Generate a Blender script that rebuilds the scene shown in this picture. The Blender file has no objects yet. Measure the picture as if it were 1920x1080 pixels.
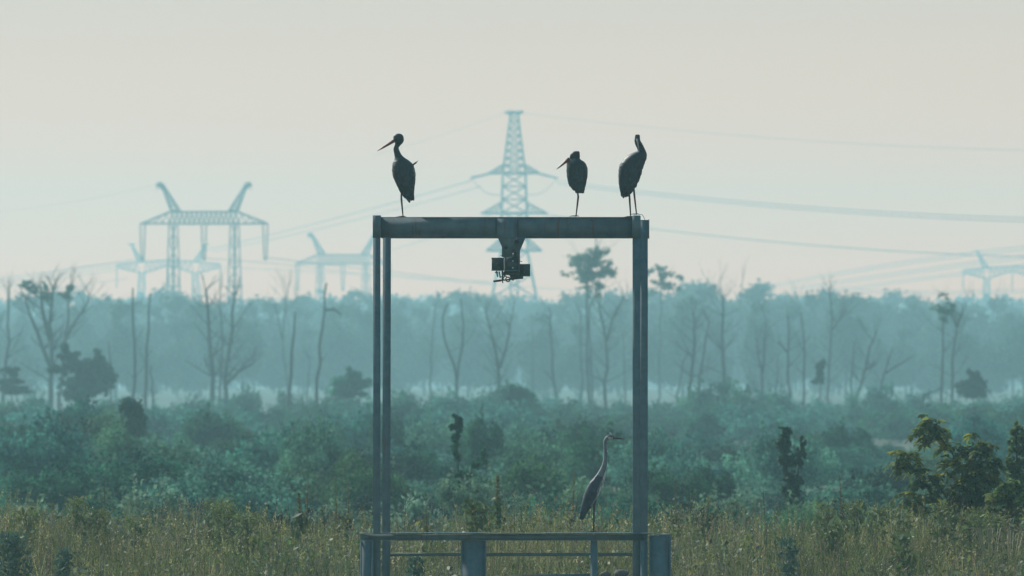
import bpy, math, random
import numpy as np
from mathutils import Vector

# ------------------------------------------------------------------ camera, sky, sun, exposure
S = bpy.context.scene
COL = S.collection
K = 0.0000573            # metres per photo pixel (1920 wide) per metre of distance
CZ = 3.0                 # camera height above the meadow
def P(px, py, Y):        # where a thing seen at this spot stands if it is Y metres away
    return Vector(((px - 960) * K * Y, Y, CZ + (720 - py) * K * Y))

cam_data = bpy.data.cameras.new("camera")
cam = bpy.data.objects.new("camera", cam_data)
COL.objects.link(cam)
cam.location = (0, 0, CZ)
cam.rotation_euler = (math.radians(90), 0, 0)
cam_data.sensor_width = 36.0
cam_data.lens = 36.0 / (1920 * K)
cam_data.shift_y = 180 / 1920
cam_data.clip_start = 0.5
cam_data.clip_end = 9000
cam_data.dof.use_dof = True
cam_data.dof.focus_distance = 100.5
cam_data.dof.aperture_fstop = 6.8
S.camera = cam

SUN_EL, SUN_AZ = 36.0, -42.0     # ahead of the camera, to the left
world = bpy.data.worlds.new("World")
S.world = world
world.use_nodes = True
nt = world.node_tree
for n in list(nt.nodes):
    nt.nodes.remove(n)
out = nt.nodes.new("ShaderNodeOutputWorld")
bg = nt.nodes.new("ShaderNodeBackground")
sky = nt.nodes.new("ShaderNodeTexSky")
sky.sky_type = 'NISHITA'
sky.sun_disc = False
sky.sun_elevation = math.radians(SUN_EL)
sky.sun_rotation = math.radians(SUN_AZ)
sky.air_density = 1.6
sky.dust_density = 1.5
sky.ozone_density = 2.0
tc = nt.nodes.new("ShaderNodeTexCoord")
sep = nt.nodes.new("ShaderNodeSeparateXYZ")
nt.links.new(tc.outputs["Generated"], sep.inputs[0])
ramp = nt.nodes.new("ShaderNodeValToRGB")       # pale morning haze low over the horizon
mr = nt.nodes.new("ShaderNodeMapRange")
mr.inputs[1].default_value = 0.0
mr.inputs[2].default_value = 0.10
nt.links.new(sep.outputs[2], mr.inputs[0])
nt.links.new(mr.outputs[0], ramp.inputs[0])
SKYM = 20.0
SKY_STOPS = [(0.0, (.84, .25, .07)), (0.16, (.69, .285, .135)), (0.41, (.425, .283, .212)), (1.0, (.36, .32, .27))]
cr = ramp.color_ramp
cr.elements[0].position, cr.elements[0].color = SKY_STOPS[0][0], (*SKY_STOPS[0][1], 1)
cr.elements[1].position, cr.elements[1].color = SKY_STOPS[-1][0], (*SKY_STOPS[-1][1], 1)
for p_, c_ in SKY_STOPS[1:-1]:
    e = cr.elements.new(p_)
    e.color = (*c_, 1)
scl = nt.nodes.new("ShaderNodeVectorMath")
scl.operation = 'SCALE'
scl.inputs[3].default_value = SKYM
nt.links.new(ramp.outputs[0], scl.inputs[0])
tint = nt.nodes.new("ShaderNodeMix")
tint.data_type = 'RGBA'
tint.blend_type = 'MULTIPLY'
tint.inputs[0].default_value = 1.0
tint.inputs[7].default_value = (0.78, 1.05, 1.0, 1)
nt.links.new(sky.outputs[0], tint.inputs[6])
mx = nt.nodes.new("ShaderNodeMix")
mx.data_type = 'RGBA'
mf = nt.nodes.new("ShaderNodeMapRange")
mf.interpolation_type = 'SMOOTHSTEP'
mf.inputs[1].default_value = 0.06
mf.inputs[2].default_value = 0.25
nt.links.new(sep.outputs[2], mf.inputs[0])
nt.links.new(mf.outputs[0], mx.inputs[0])
nt.links.new(scl.outputs[0], mx.inputs[6])
nt.links.new(tint.outputs[2], mx.inputs[7])
nt.links.new(mx.outputs[2], bg.inputs[0])
bg.inputs[1].default_value = 0.1
nt.links.new(bg.outputs[0], out.inputs[0])

sun_data = bpy.data.lights.new("sun", 'SUN')
sun_data.energy = 4.8
sun_data.angle = math.radians(4.0)
sun_data.color = (1.0, 0.95, 0.88)
sun = bpy.data.objects.new("sun", sun_data)
COL.objects.link(sun)
_el, _az = math.radians(SUN_EL), math.radians(SUN_AZ)
sdir = Vector((math.sin(_az) * math.cos(_el), math.cos(_az) * math.cos(_el), math.sin(_el)))
sun.rotation_euler = sdir.to_track_quat('Z', 'Y').to_euler()
sun.location = (0, 60, 40)

S.view_settings.view_transform = 'Standard'
S.view_settings.look = 'None'
S.view_settings.exposure = 0.0
S.view_settings.gamma = 1.0
S.cycles.use_denoising = True
S.cycles.sample_clamp_indirect = 1.5
S.cycles.sample_clamp_direct = 6.0
S.cycles.volume_bounces = 1
S.cycles.max_bounces = 4
S.cycles.diffuse_bounces = 2
S.cycles.transparent_max_bounces = 4

HAZE_DENSITY = 0.00051
HAZE_COLOR = (0.485, 0.855, 0.955)
HAZE_G = 0.35

# ------------------------------------------------------------------ helpers
rng = np.random.default_rng(7)
random.seed(7)

def tag(o, label=None, cat=None, group=None, kind=None):
    if label: o["label"] = label
    if cat: o["category"] = cat
    if group: o["group"] = group
    if kind: o["kind"] = kind
    return o

def empty(name, loc, label, cat, group=None, rz=0.0):
    o = bpy.data.objects.new(name, None)
    COL.objects.link(o)
    o.location = loc
    o.rotation_euler = (0, 0, rz)
    o.empty_display_size = 0.3
    return tag(o, label, cat, group)

def mesh_np(name, V, F, cols=None, smooth=False):
    """V (N,3), F list of lists or (M,4) array"""
    me = bpy.data.meshes.new(name)
    V = np.asarray(V, dtype=np.float32)
    me.vertices.add(len(V))
    me.vertices.foreach_set("co", V.ravel())
    if isinstance(F, np.ndarray):
        m, k = F.shape
        me.loops.add(m * k)
        me.loops.foreach_set("vertex_index", F.astype(np.int32).ravel())
        me.polygons.add(m)
        me.polygons.foreach_set("loop_start", np.arange(0, m * k, k, dtype=np.int32))
        me.polygons.foreach_set("loop_total", np.full(m, k, dtype=np.int32))
    else:
        ln = np.array([len(f) for f in F], dtype=np.int32)
        me.loops.add(int(ln.sum()))
        me.loops.foreach_set("vertex_index", np.array([i for f in F for i in f], dtype=np.int32))
        me.polygons.add(len(F))
        me.polygons.foreach_set("loop_start", np.concatenate([[0], np.cumsum(ln)[:-1]]).astype(np.int32))
        me.polygons.foreach_set("loop_total", ln)
    if cols is not None:
        a = me.color_attributes.new("tone", 'FLOAT_COLOR', 'POINT')
        c = np.ones((len(V), 4), dtype=np.float32)
        c[:, :3] = cols
        a.data.foreach_set("color", c.ravel())
    me.update(calc_edges=True)
    me.validate()
    if smooth:
        me.polygons.foreach_set("use_smooth", np.ones(len(me.polygons), dtype=bool))
    return me

def link(name, me, mat, parent=None, loc=(0, 0, 0)):
    o = bpy.data.objects.new(name, me)
    COL.objects.link(o)
    if mat and not me.materials:
        me.materials.append(mat)
    if parent:
        o.parent = parent
    o.location = loc
    return o

class MB:
    def __init__(s, origin=(0, 0, 0)):
        s.v, s.f, s.o = [], [], Vector(origin)
    def add(s, vs, fs):
        n = len(s.v)
        s.v += [tuple(Vector(a) - s.o) for a in vs]
        s.f += [[i + n for i in f] for f in fs]
    def box(s, x0, x1, y0, y1, z0, z1, shear=0.0):
        vs = [(x, y, z) for z in (z0, z1) for y in (y0, y1) for x in (x0, x1)]
        if shear: vs = [(x + shear * (z - z0), y, z) for x, y, z in vs]
        s.add(vs, [[0, 2, 3, 1], [4, 5, 7, 6], [0, 1, 5, 4], [2, 6, 7, 3], [0, 4, 6, 2], [1, 3, 7, 5]])
    def prism(s, pts, y0, y1):          # outline in x,z extruded in depth
        n = len(pts)
        vs = [(x, y0, z) for x, z in pts] + [(x, y1, z) for x, z in pts]
        s.add(vs, [list(range(n)), list(range(2 * n - 1, n - 1, -1))] + [[i, i + n, (i + 1) % n + n, (i + 1) % n] for i in range(n)])
    def tube(s, pts, rad, n=6):
        pts = [Vector(p) for p in pts]
        if not hasattr(rad, '__len__'): rad = [rad] * len(pts)
        vs, fs = [], []
        d0 = (pts[-1] - pts[0]).normalized()
        ref = Vector((0, 1, 0)) if abs(d0.y) < .9 else Vector((1, 0, 0))
        for i, p in enumerate(pts):
            d = (pts[min(i + 1, len(pts) - 1)] - pts[max(i - 1, 0)]).normalized()
            u = d.cross(ref).normalized()
            w = d.cross(u).normalized()
            for k in range(n):
                a = 2 * math.pi * k / n
                vs.append(p + (u * math.cos(a) + w * math.sin(a)) * rad[i])
        for i in range(len(pts) - 1):
            for k in range(n):
                a, b = i * n + k, i * n + (k + 1) % n
                fs.append([a, b, b + n, a + n])
        fs.append(list(range(n - 1, -1, -1)))
        fs.append([(len(pts) - 1) * n + k for k in range(n)])
        s.add(vs, fs)
    def bar(s, a, b, w):
        s.tube([a, b], w * .7, 4)
    def build(s, name, mat, parent=None, smooth=False, cols=None):
        me = mesh_np(name, np.array(s.v), s.f, cols, smooth)
        return link(name, me, mat, parent, (0, 0, 0) if parent else tuple(s.o))

def copy_tree(root, loc, scale=(1, 1, 1), rz=0.0, label=None, group=None, cat=None):
    r = root.copy()
    COL.objects.link(r)
    r.location, r.scale, r.rotation_euler = loc, scale, (0, 0, rz)
    if label: r["label"] = label
    if group: r["group"] = group
    if cat: r["category"] = cat
    for ch in list(root.children):
        c = ch.copy()
        COL.objects.link(c)
        c.parent = r
        for g in list(ch.children):
            d = g.copy()
            COL.objects.link(d)
            d.parent = c
    return r

# ------------------------------------------------------------------ materials
def mat_new(name):
    m = bpy.data.materials.new(name)
    m.use_nodes = True
    return m, m.node_tree, m.node_tree.nodes["Principled BSDF"]

def ramp_node(t, stops):
    r = t.nodes.new("ShaderNodeValToRGB")
    e = r.color_ramp.elements
    e[0].position, e[0].color = stops[0][0], (*stops[0][1], 1)
    e[1].position, e[1].color = stops[-1][0], (*stops[-1][1], 1)
    for p, c in stops[1:-1]:
        k = e.new(p); k.color = (*c, 1)
    return r

def noise(t, scale, detail=4, coord="Object", rough=.6, vec=None):
    c = t.nodes.new("ShaderNodeTexCoord")
    n = t.nodes.new("ShaderNodeTexNoise")
    n.inputs["Scale"].default_value = scale
    n.inputs["Detail"].default_value = detail
    n.inputs["Roughness"].default_value = rough
    if vec:
        mp = t.nodes.new("ShaderNodeMapping")
        mp.inputs["Scale"].default_value = vec
        t.links.new(c.outputs[coord], mp.inputs[0])
        t.links.new(mp.outputs[0], n.inputs["Vector"])
    else:
        t.links.new(c.outputs[coord], n.inputs["Vector"])
    return n

def foliage_mat(name, dark, light, scale=.5, transl=.3, obj_var=.25, tone=True):
    m, t, b = mat_new(name)
    n = noise(t, scale, 3)
    r = ramp_node(t, [(.32, dark), (.68, light)])
    t.links.new(n.outputs["Fac"], r.inputs[0])
    col = r.outputs[0]
    if tone:
        at = t.nodes.new("ShaderNodeAttribute"); at.attribute_name = "tone"
        mm = t.nodes.new("ShaderNodeMix"); mm.data_type = 'RGBA'; mm.blend_type = 'MULTIPLY'; mm.inputs[0].default_value = 1
        t.links.new(col, mm.inputs[6]); t.links.new(at.outputs["Color"], mm.inputs[7])
        col = mm.outputs[2]
    oi = t.nodes.new("ShaderNodeObjectInfo")
    hs = t.nodes.new("ShaderNodeHueSaturation")
    mr1 = t.nodes.new("ShaderNodeMapRange"); mr1.inputs[3].default_value = 1 - obj_var; mr1.inputs[4].default_value = 1 + obj_var
    mr2 = t.nodes.new("ShaderNodeMapRange"); mr2.inputs[3].default_value = .5 - obj_var * .12; mr2.inputs[4].default_value = .5 + obj_var * .12
    t.links.new(oi.outputs["Random"], mr1.inputs[0]); t.links.new(oi.outputs["Random"], mr2.inputs[0])
    t.links.new(mr1.outputs[0], hs.inputs["Value"]); t.links.new(mr2.outputs[0], hs.inputs["Hue"])
    t.links.new(col, hs.inputs["Color"])
    t.links.new(hs.outputs[0], b.inputs["Base Color"])
    b.inputs["Roughness"].default_value = .75
    b.inputs["Specular IOR Level"].default_value = .25
    tr = t.nodes.new("ShaderNodeBsdfTranslucent")
    t.links.new(hs.outputs[0], tr.inputs[0])
    ms = t.nodes.new("ShaderNodeMixShader"); ms.inputs[0].default_value = transl
    t.links.new(b.outputs[0], ms.inputs[1]); t.links.new(tr.outputs[0], ms.inputs[2])
    t.links.new(ms.outputs[0], t.nodes["Material Output"].inputs[0])
    return m

def simple_mat(name, c0, c1, scale=6, rough=.7, vec=None, metal=0.0, bump=0.0, detail=5, coord="Object"):
    m, t, b = mat_new(name)
    n = noise(t, scale, detail, coord, .65, vec)
    r = ramp_node(t, [(.35, c0), (.65, c1)])
    t.links.new(n.outputs["Fac"], r.inputs[0])
    t.links.new(r.outputs[0], b.inputs["Base Color"])
    b.inputs["Roughness"].default_value = rough
    b.inputs["Metallic"].default_value = metal
    if bump:
        bp = t.nodes.new("ShaderNodeBump"); bp.inputs["Strength"].default_value = bump; bp.inputs["Distance"].default_value = .01
        t.links.new(n.outputs["Fac"], bp.inputs["Height"]); t.links.new(bp.outputs[0], b.inputs["Normal"])
    return m

def steel_mat(name, c0, c1, rust=(.13, .07, .05), amount=.62):
    m, t, b = mat_new(name)
    n = noise(t, 9, 6)
    r = ramp_node(t, [(.3, c0), (.7, c1)])
    t.links.new(n.outputs["Fac"], r.inputs[0])
    st = noise(t, 14, 5, vec=(1.6, 1.6, .16), rough=.7)       # runs of dirt and rust down the paint
    sr = ramp_node(t, [(amount, (0, 0, 0)), (amount + .09, (1, 1, 1))])
    t.links.new(st.outputs["Fac"], sr.inputs[0])
    sm = t.nodes.new("ShaderNodeMath"); sm.operation = 'MULTIPLY'; sm.inputs[1].default_value = .6
    t.links.new(sr.outputs[0], sm.inputs[0])
    mm = t.nodes.new("ShaderNodeMix"); mm.data_type = 'RGBA'
    t.links.new(sm.outputs[0], mm.inputs[0]); t.links.new(r.outputs[0], mm.inputs[6]); mm.inputs[7].default_value = (*rust, 1)
    t.links.new(mm.outputs[2], b.inputs["Base Color"])
    b.inputs["Roughness"].default_value = .6
    bp = t.nodes.new("ShaderNodeBump"); bp.inputs["Strength"].default_value = .25; bp.inputs["Distance"].default_value = .004
    t.links.new(n.outputs["Fac"], bp.inputs["Height"]); t.links.new(bp.outputs[0], b.inputs["Normal"])
    return m

def tone_mat(name, rough=.7, transl=0.0, spec=.3, bump=0.0):
    m, t, b = mat_new(name)
    at = t.nodes.new("ShaderNodeAttribute"); at.attribute_name = "tone"
    n = noise(t, 60 if bump else 3, 4, vec=(1, 1, .3) if bump else None)
    r = ramp_node(t, [(.3, (.72, .72, .72)), (.7, (1.25, 1.25, 1.25))])
    t.links.new(n.outputs["Fac"], r.inputs[0])
    mm = t.nodes.new("ShaderNodeMix"); mm.data_type = 'RGBA'; mm.blend_type = 'MULTIPLY'; mm.inputs[0].default_value = 1
    t.links.new(at.outputs["Color"], mm.inputs[6]); t.links.new(r.outputs[0], mm.inputs[7])
    t.links.new(mm.outputs[2], b.inputs["Base Color"])
    b.inputs["Roughness"].default_value = rough
    b.inputs["Specular IOR Level"].default_value = spec
    if bump:
        bp = t.nodes.new("ShaderNodeBump"); bp.inputs["Strength"].default_value = bump; bp.inputs["Distance"].default_value = .006
        t.links.new(n.outputs["Fac"], bp.inputs["Height"]); t.links.new(bp.outputs[0], b.inputs["Normal"])
    if transl:
        tr = t.nodes.new("ShaderNodeBsdfTranslucent"); t.links.new(mm.outputs[2], tr.inputs[0])
        ms = t.nodes.new("ShaderNodeMixShader"); ms.inputs[0].default_value = transl
        t.links.new(b.outputs[0], ms.inputs[1]); t.links.new(tr.outputs[0], ms.inputs[2])
        t.links.new(ms.outputs[0], t.nodes["Material Output"].inputs[0])
    return m

M = dict(
    steel=steel_mat("blue_grey_paint", (.064, .135, .165), (.112, .205, .24), amount=.57),
    steel_dark=steel_mat("dark_steel", (.030, .060, .075), (.055, .090, .105), amount=.58),
    glass_dot=simple_mat("bolt_face", (.45, .75, .72), (.6, .85, .8), rough=.2),
    rust=simple_mat("rusty_iron", (.035, .02, .025), (.06, .03, .03), rough=.7),
    pylon=simple_mat("galvanised_steel", (.03, .06, .05), (.06, .10, .085), scale=.5, rough=.6),
    wire=simple_mat("conductor", (.10, .15, .15), (.14, .19, .19), scale=.2, rough=.6),
    bark=simple_mat("dead_wood", (.018, .028, .026), (.055, .07, .06), scale=1.2, rough=.9, vec=(1, 1, .3)),
    stem=simple_mat("green_stem", (.05, .07, .03), (.10, .10, .05), scale=5, rough=.8),
    forest=foliage_mat("forest_leaves", (.012, .032, .025), (.06, .12, .07), scale=.22, obj_var=.45),
    shrub=foliage_mat("willow_leaves", (.006, .044, .042), (.070, .27, .155), scale=.6, obj_var=.45, transl=.5),
    pale=foliage_mat("pale_leaves", (.06, .14, .095), (.20, .33, .21), scale=1.6, obj_var=.2, transl=.4),
    dark=foliage_mat("dark_leaves", (.008, .030, .024), (.035, .085, .045), scale=1.2, obj_var=.15),
    shrub2=foliage_mat("willow_leaves_pale", (.022, .09, .07), (.14, .36, .22), scale=.7, obj_var=.3, transl=.4),
    shrub3=foliage_mat("willow_leaves_yellow", (.02, .07, .04), (.11, .27, .12), scale=.9, obj_var=.3, transl=.4),
    dark2=foliage_mat("alder_leaves", (.008, .028, .024), (.04, .10, .06), scale=.7, obj_var=.3),
    mid2=foliage_mat("airy_leaves", (.05, .12, .09), (.14, .28, .18), scale=.6, obj_var=.15, transl=.5),
    mid=foliage_mat("mid_leaves", (.02, .055, .042), (.06, .13, .08), scale=.6, obj_var=.15),
    near=foliage_mat("sapling_leaves", (.06, .12, .04), (.20, .26, .08), scale=6, transl=.5, obj_var=.1),
    grass=tone_mat("grass_blades", .6, .35, .4),
    weed=tone_mat("weed_leaves", .65, .3, .35),
    plumage=tone_mat("black_plumage", .55, 0, .5, bump=.35),
    bill=simple_mat("dark_red_bill", (.15, .022, .028), (.22, .03, .038), scale=20, rough=.4),
    heron_bill=simple_mat("dusky_bill", (.07, .035, .035), (.11, .05, .045), scale=20, rough=.4),
    bill_pale=simple_mat("pale_bill_edge", (.30, .34, .36), (.42, .46, .48), scale=20, rough=.35),
    leg=simple_mat("dark_leg_skin", (.03, .014, .018), (.05, .02, .022), scale=30, rough=.6),
    eye=simple_mat("eye", (.01, .01, .01), (.02, .02, .02), rough=.1),
    white=simple_mat("white_feathers", (.55, .58, .58), (.75, .78, .78), scale=40, rough=.7),
    stone=simple_mat("field_stone", (.07, .065, .06), (.15, .135, .125), scale=9, rough=.9, bump=.5),
)

# ------------------------------------------------------------------ ground
def gz(x, y):
    """height of the ground"""
    pts = [(-60, -1.2), (98, -1.1), (100, -.35), (103, .15), (107, .62), (110.5, .84), (114, .72), (122, .2), (140, 0), (600, 0), (1000, 1.4), (1300, 2.0), (2560, 2.5)]
    z = np.interp(y, [p[0] for p in pts], [p[1] for p in pts])
    near = np.clip((150 - y) / 40, 0, 1)
    z = z + near * (.05 * np.sin(x * .9 + 1) + .035 * np.sin(x * 2.3 + y * .7) + .05 * np.clip(np.abs(x) - 2.5, 0, 4) * (y > 99) / 2)
    return z

ys = np.concatenate([np.arange(-60, 98, 12), np.arange(98, 124, .5), np.arange(124, 200, 5), np.linspace(200, 2560, 50)])
xs = np.concatenate([np.linspace(-380, -14, 24), np.arange(-13.5, 13.6, .5), np.linspace(14, 380, 24)])
X, Yg = np.meshgrid(xs, ys)
Z = gz(X, Yg)
V = np.stack([X.ravel(), Yg.ravel(), Z.ravel()], 1)
nx = len(xs)
idx = np.arange(len(V)).reshape(len(ys), nx)
F = np.stack([idx[:-1, :-1].ravel(), idx[:-1, 1:].ravel(), idx[1:, 1:].ravel(), idx[1:, :-1].ravel()], 1)
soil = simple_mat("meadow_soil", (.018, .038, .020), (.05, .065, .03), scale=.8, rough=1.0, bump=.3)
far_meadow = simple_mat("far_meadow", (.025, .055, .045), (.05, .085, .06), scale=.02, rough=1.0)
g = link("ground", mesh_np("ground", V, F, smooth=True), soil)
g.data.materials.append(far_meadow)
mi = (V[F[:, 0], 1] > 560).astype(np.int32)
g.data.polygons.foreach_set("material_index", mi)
tag(g, "uneven ground running from the grassy bank to the far forest", None, kind="structure")

# ------------------------------------------------------------------ foliage builders
def unit(n):
    a = rng.normal(size=(n, 3))
    return a / np.linalg.norm(a, axis=1, keepdims=True)

def leaf_quads(C, size, elong=1.6, up=0.0, tone=.25, hue=.08):
    n = len(C)
    size = np.broadcast_to(size, (n,)) * rng.uniform(.6, 1.4, n)
    u = unit(n); u[:, 2] += up; u /= np.linalg.norm(u, axis=1, keepdims=True)
    w = np.cross(u, unit(n)); w /= np.linalg.norm(w, axis=1, keepdims=True) + 1e-9
    L = (size * elong / 2)[:, None]; W = (size / 2)[:, None]
    V = np.stack([C - u * L, C + w * W, C + u * L, C - w * W], 1).reshape(-1, 3)
    F = np.arange(4 * n).reshape(n, 4)
    base = rng.uniform(1 - tone, 1 + tone, (n, 1))
    c = base * np.array([[1, 1, 1]]) * (1 + rng.uniform(-hue, hue, (n, 3)))
    return V, F, np.repeat(c, 4, 0)

def blob_points(blobs, n, shell=.55):
    vol = np.array([b[3] * b[4] * b[5] for b in blobs]) ** .75
    cnt = rng.multinomial(n, vol / vol.sum())
    out = []
    for b, k in zip(blobs, cnt):
        r = rng.uniform(shell ** 3, 1, k) ** (1 / 3)
        r += rng.normal(0, .09, k)
        out.append(np.array(b[:3]) + unit(k) * r[:, None] * np.array(b[3:6]))
    return np.concatenate(out)

def split_blobs(blobs, k=7, f=.42, spread=.85):
    out = []
    for b in blobs:
        d = unit(k) * rng.uniform(.35, 1, (k, 1)) * spread
        for q in d:
            s_ = f * rng.uniform(.6, 1.25)
            out.append((b[0] + q[0] * b[3], b[1] + q[1] * b[4], b[2] + q[2] * b[5], b[3] * s_, b[4] * s_, b[5] * s_ * rng.uniform(.6, 1.1)))
    return out

def loose_points(blobs, n, k=13):
    """clumps with ragged edges and gaps"""
    bl = split_blobs(blobs, k, .33, 1.12)
    keep = rng.random(len(bl)) < .8
    bl = [b for b, k_ in zip(bl, keep) if k_]
    B = np.array(bl); w = (B[:, 3] * B[:, 5]); w /= w.sum()
    m_ = max(8, n // 8)
    i = rng.choice(len(bl), m_, p=w)
    c = B[i, :3] + rng.normal(0, .6, (m_, 3)) * B[i, 3:6]
    j = rng.integers(0, m_, n)
    return c[j] + rng.normal(0, .38, (n, 3)) * B[i][j, 3:6]

def foliage_obj(name, pts, size, mat, parent, **kw):
    V, F, c = leaf_quads(pts, size, **kw)
    return link(name, mesh_np(name, V, F, c), mat, parent)

def branchy(mb, base, direction, length, rad, depth, spread=.5, up=.25, kids=4, rs=random):
    """a limb with limbs of its own"""
    pts, rads = [Vector(base)], [rad]
    d = Vector(direction).normalized()
    seg = max(3, int(4 + depth))
    for i in range(seg):
        d = (d + Vector((rs.gauss(0, .09), rs.gauss(0, .09), rs.gauss(up * .15, .06)))).normalized()
        pts.append(pts[-1] + d * length / seg)
        rads.append(rad * (1 - .8 * (i + 1) / seg))
    mb.tube(pts, rads, 5 if rad > .04 else 3)
    if depth > 0:
        for k in range(kids):
            f = rs.uniform(.28, .98)
            i = min(int(f * seg), seg - 1)
            p = pts[i].lerp(pts[i + 1], f * seg - i)
            a = rs.uniform(0, 2 * math.pi)
            nd = (d + Vector((math.cos(a), math.sin(a), 0)) * spread * rs.uniform(.6, 1.5) + Vector((0, 0, up))).normalized()
            branchy(mb, p, nd, length * rs.uniform(.35, .6) * (1.15 - .5 * f), rads[i] * .55, depth - 1, spread, up, max(2, kids - 1), rs)

def broadleaf_proto(h, w, seed, nleaf, leaf, mat, kind='round', name='forest_tree', lowest=.13):
    rs = random.Random(seed)
    root = empty(name, (0, 0, -500), "tree", "tree")
    blobs = []
    nb = 13
    for i in range(nb):
        f = (i + .5) / nb
        z = h * (lowest + (.92 - lowest) * f)
        env = math.sin(math.pi * min(1, .18 + .80 * f) ** .9) if kind == 'round' else (1.05 - f)
        rr = w * .5 * max(.25, env)
        a = rs.uniform(0, 6.28)
        d = rr * rs.uniform(.1, .75)
        s = rr * rs.uniform(.42, .70)
        blobs.append((math.cos(a) * d, math.sin(a) * d, z + rs.uniform(-.04, .04) * h, s, s, s * rs.uniform(.6, 1.0)))
    blobs.append((rs.uniform(-.1, .1) * w, 0, h * .93, w * .16, w * .16, h * .07))
    pts = np.concatenate([blob_points(blobs, nleaf // 2), blob_points(split_blobs(blobs, 5), nleaf // 2, .3)])
    sprigs = blob_points([(b[0], b[1], b[2] + b[5] * .3, b[3] * 1.25, b[4] * 1.25, b[5] * 1.25) for b in blobs], nleaf // 12, .8)
    foliage_obj("crown", np.concatenate([pts, sprigs]), leaf, mat, root)
    mb = MB()
    mb.tube([(0, 0, -1.0), (rs.uniform(-.1, .1), 0, h * .3), (rs.uniform(-.2, .2), 0, h * .6), (0, 0, h * .88)], [h * .016, h * .013, h * .008, h * .003], 6)
    for b in blobs[:9]:
        mb.tube([(0, 0, max(h * .15, b[2] - h * .15)), (b[0] * .5, b[1] * .5, b[2] - h * .04), b[:3]], [h * .006, h * .004, h * .002], 4)
    mb.build("trunk", M['bark'], root)
    return root

def shrub_proto(h, w, seed, nleaf, leaf, mat, name='willow_shrub'):
    rs = random.Random(seed)
    root = empty(name, (0, 0, -500), "shrub", "shrub")
    blobs, mb = [], MB()
    for i in range(11):
        a = rs.uniform(0, 6.28); d = w * .5 * math.sqrt(rs.random()) * .8
        top = h * (1 - .45 * (d / (w * .5)) ** 2) * rs.uniform(.72, 1.0)
        x, y = math.cos(a) * d, math.sin(a) * d
        blobs.append((x, y, top * .78, w * rs.uniform(.10, .18), w * rs.uniform(.10, .18), top * .22))
        blobs.append((x * .9, y * .9, top * .45, w * .2, w * .2, top * .30))
        mb.tube([(x * .2, y * .2, -.5), (x * .6, y * .6, top * .4), (x, y, top * .9)], [.03, .02, .006], 4)
        for k in range(3):   # leafy shoots standing out of the outline
            blobs.append((x + rs.uniform(-.1, .1) * w, y, top * rs.uniform(.98, 1.10), w * .026, w * .026, h * .10))
    pts = np.concatenate([blob_points(blobs, nleaf // 2, .4), blob_points(split_blobs([b for b in blobs if b[3] > .05 * w], 4), nleaf - nleaf // 2, .3)])
    foliage_obj("crown", pts, leaf, mat, root, up=.5)
    mb.build("stems", M['bark'], root)
    return root

# ------------------------------------------------------------------ far forest
# skyline of the forest in the photograph, as real heights
sky_x = [0, 40, 90, 150, 200, 250, 325, 400, 440, 500, 560, 610, 640, 690, 740, 790, 830, 880, 930, 1000, 1050, 1110, 1160, 1200, 1250, 1290, 1320, 1345, 1370, 1400, 1425, 1450, 1490, 1560, 1650, 1700, 1740, 1800, 1860, 1900, 1920]
sky_y = [566, 548, 542, 548, 556, 553, 540, 560, 562, 552, 556, 570, 546, 540, 552, 562, 542, 534, 548, 562, 556, 540, 548, 540, 536, 530, 532, 556, 558, 534, 524, 556, 553, 545, 552, 550, 562, 566, 555, 574, 568]
protos = [broadleaf_proto(12, 8.5, s, 5200, .34, M['forest'], 'round' if s % 4 else 'cone', lowest=(.24, .14, .34, .18, .28, .10)[s]) for s in range(6)]
first = {id(p): True for p in protos}
SEG = [(0, "beyond the left edge"), (120, "at left edge"), (265, "left of the portal pylon"), (383, "under portal pylon's left half"), (505, "under portal pylon's right half"),
       (600, "left of fainter portal pylon"), (700, "just left of the gantry"), (735, "behind left gantry posts"), (850, "in gantry's left third"), (940, "left of the hanging trolley"),
       (1040, "below the hanging trolley"), (1186, "under the tall leafy tree"), (1215, "behind right gantry posts"), (1330, "just right of the gantry"), (1440, "above the roundest green shrub"),
       (1540, "above the twin dark columns"), (1660, "left of the drooping sapling"), (1790, "above the drooping sapling"), (1921, "at the right edge"), (9999, "beyond the right edge")]
ORD = ["first", "second", "third", "fourth", "fifth", "sixth", "seventh", "eighth", "ninth", "tenth"]
seen_ = {}
def where(px, what):
    seg = next(t for lim, t in SEG if px < lim)
    k_ = seen_[(what, seg)] = seen_.get((what, seg), -1) + 1
    return "%s %s from left %s" % (what, ORD[min(k_, 9)], seg)
def put(proto, loc, scale, rz, label, group, cat=None):
    if first.get(id(proto)):
        first[id(proto)] = False
        proto.location, proto.scale, proto.rotation_euler = loc, scale, (0, 0, rz)
        proto["label"] = label; proto["group"] = group
        if cat: proto["category"] = cat
        return proto
    return copy_tree(proto, loc, scale, rz, label, group, cat)
rs = random.Random(3)
F_LAB = ["farthest skyline tree,", "hazy skyline tree,", "mid-height forest tree,", "low far forest tree,"]
k = 0
for row, (Ya, Yb, dy, step) in enumerate([(1300, 1650, 0, 32), (1120, 1280, 14, 46), (960, 1080, 46, 62), (1650, 1900, 100, 44)]):
    x = -60.0
    while x < 1990:
        Yd = rs.uniform(Ya, Yb)
        ty = np.interp(x, sky_x, sky_y) + dy * rs.uniform(.3, 1.7 if row < 3 else 1.25) + rs.uniform(-6, 12)
        top = CZ + (720 - ty) * K * Yd
        zb = float(gz(0, Yd))
        h = top - zb
        s = h / 12
        wv = rs.uniform(.8, 1.25) * (1.25 if row == 3 else 1)
        put(protos[k % 6] if k >= 6 else protos[k], ((x - 960) * K * Yd, Yd, zb), (s * wv, s * wv, s), rs.uniform(0, 6.28), where(x, F_LAB[row]), "leafy trees of the far forest")
        k += 1
        x += step * rs.uniform(.65, 1.35)

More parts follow.
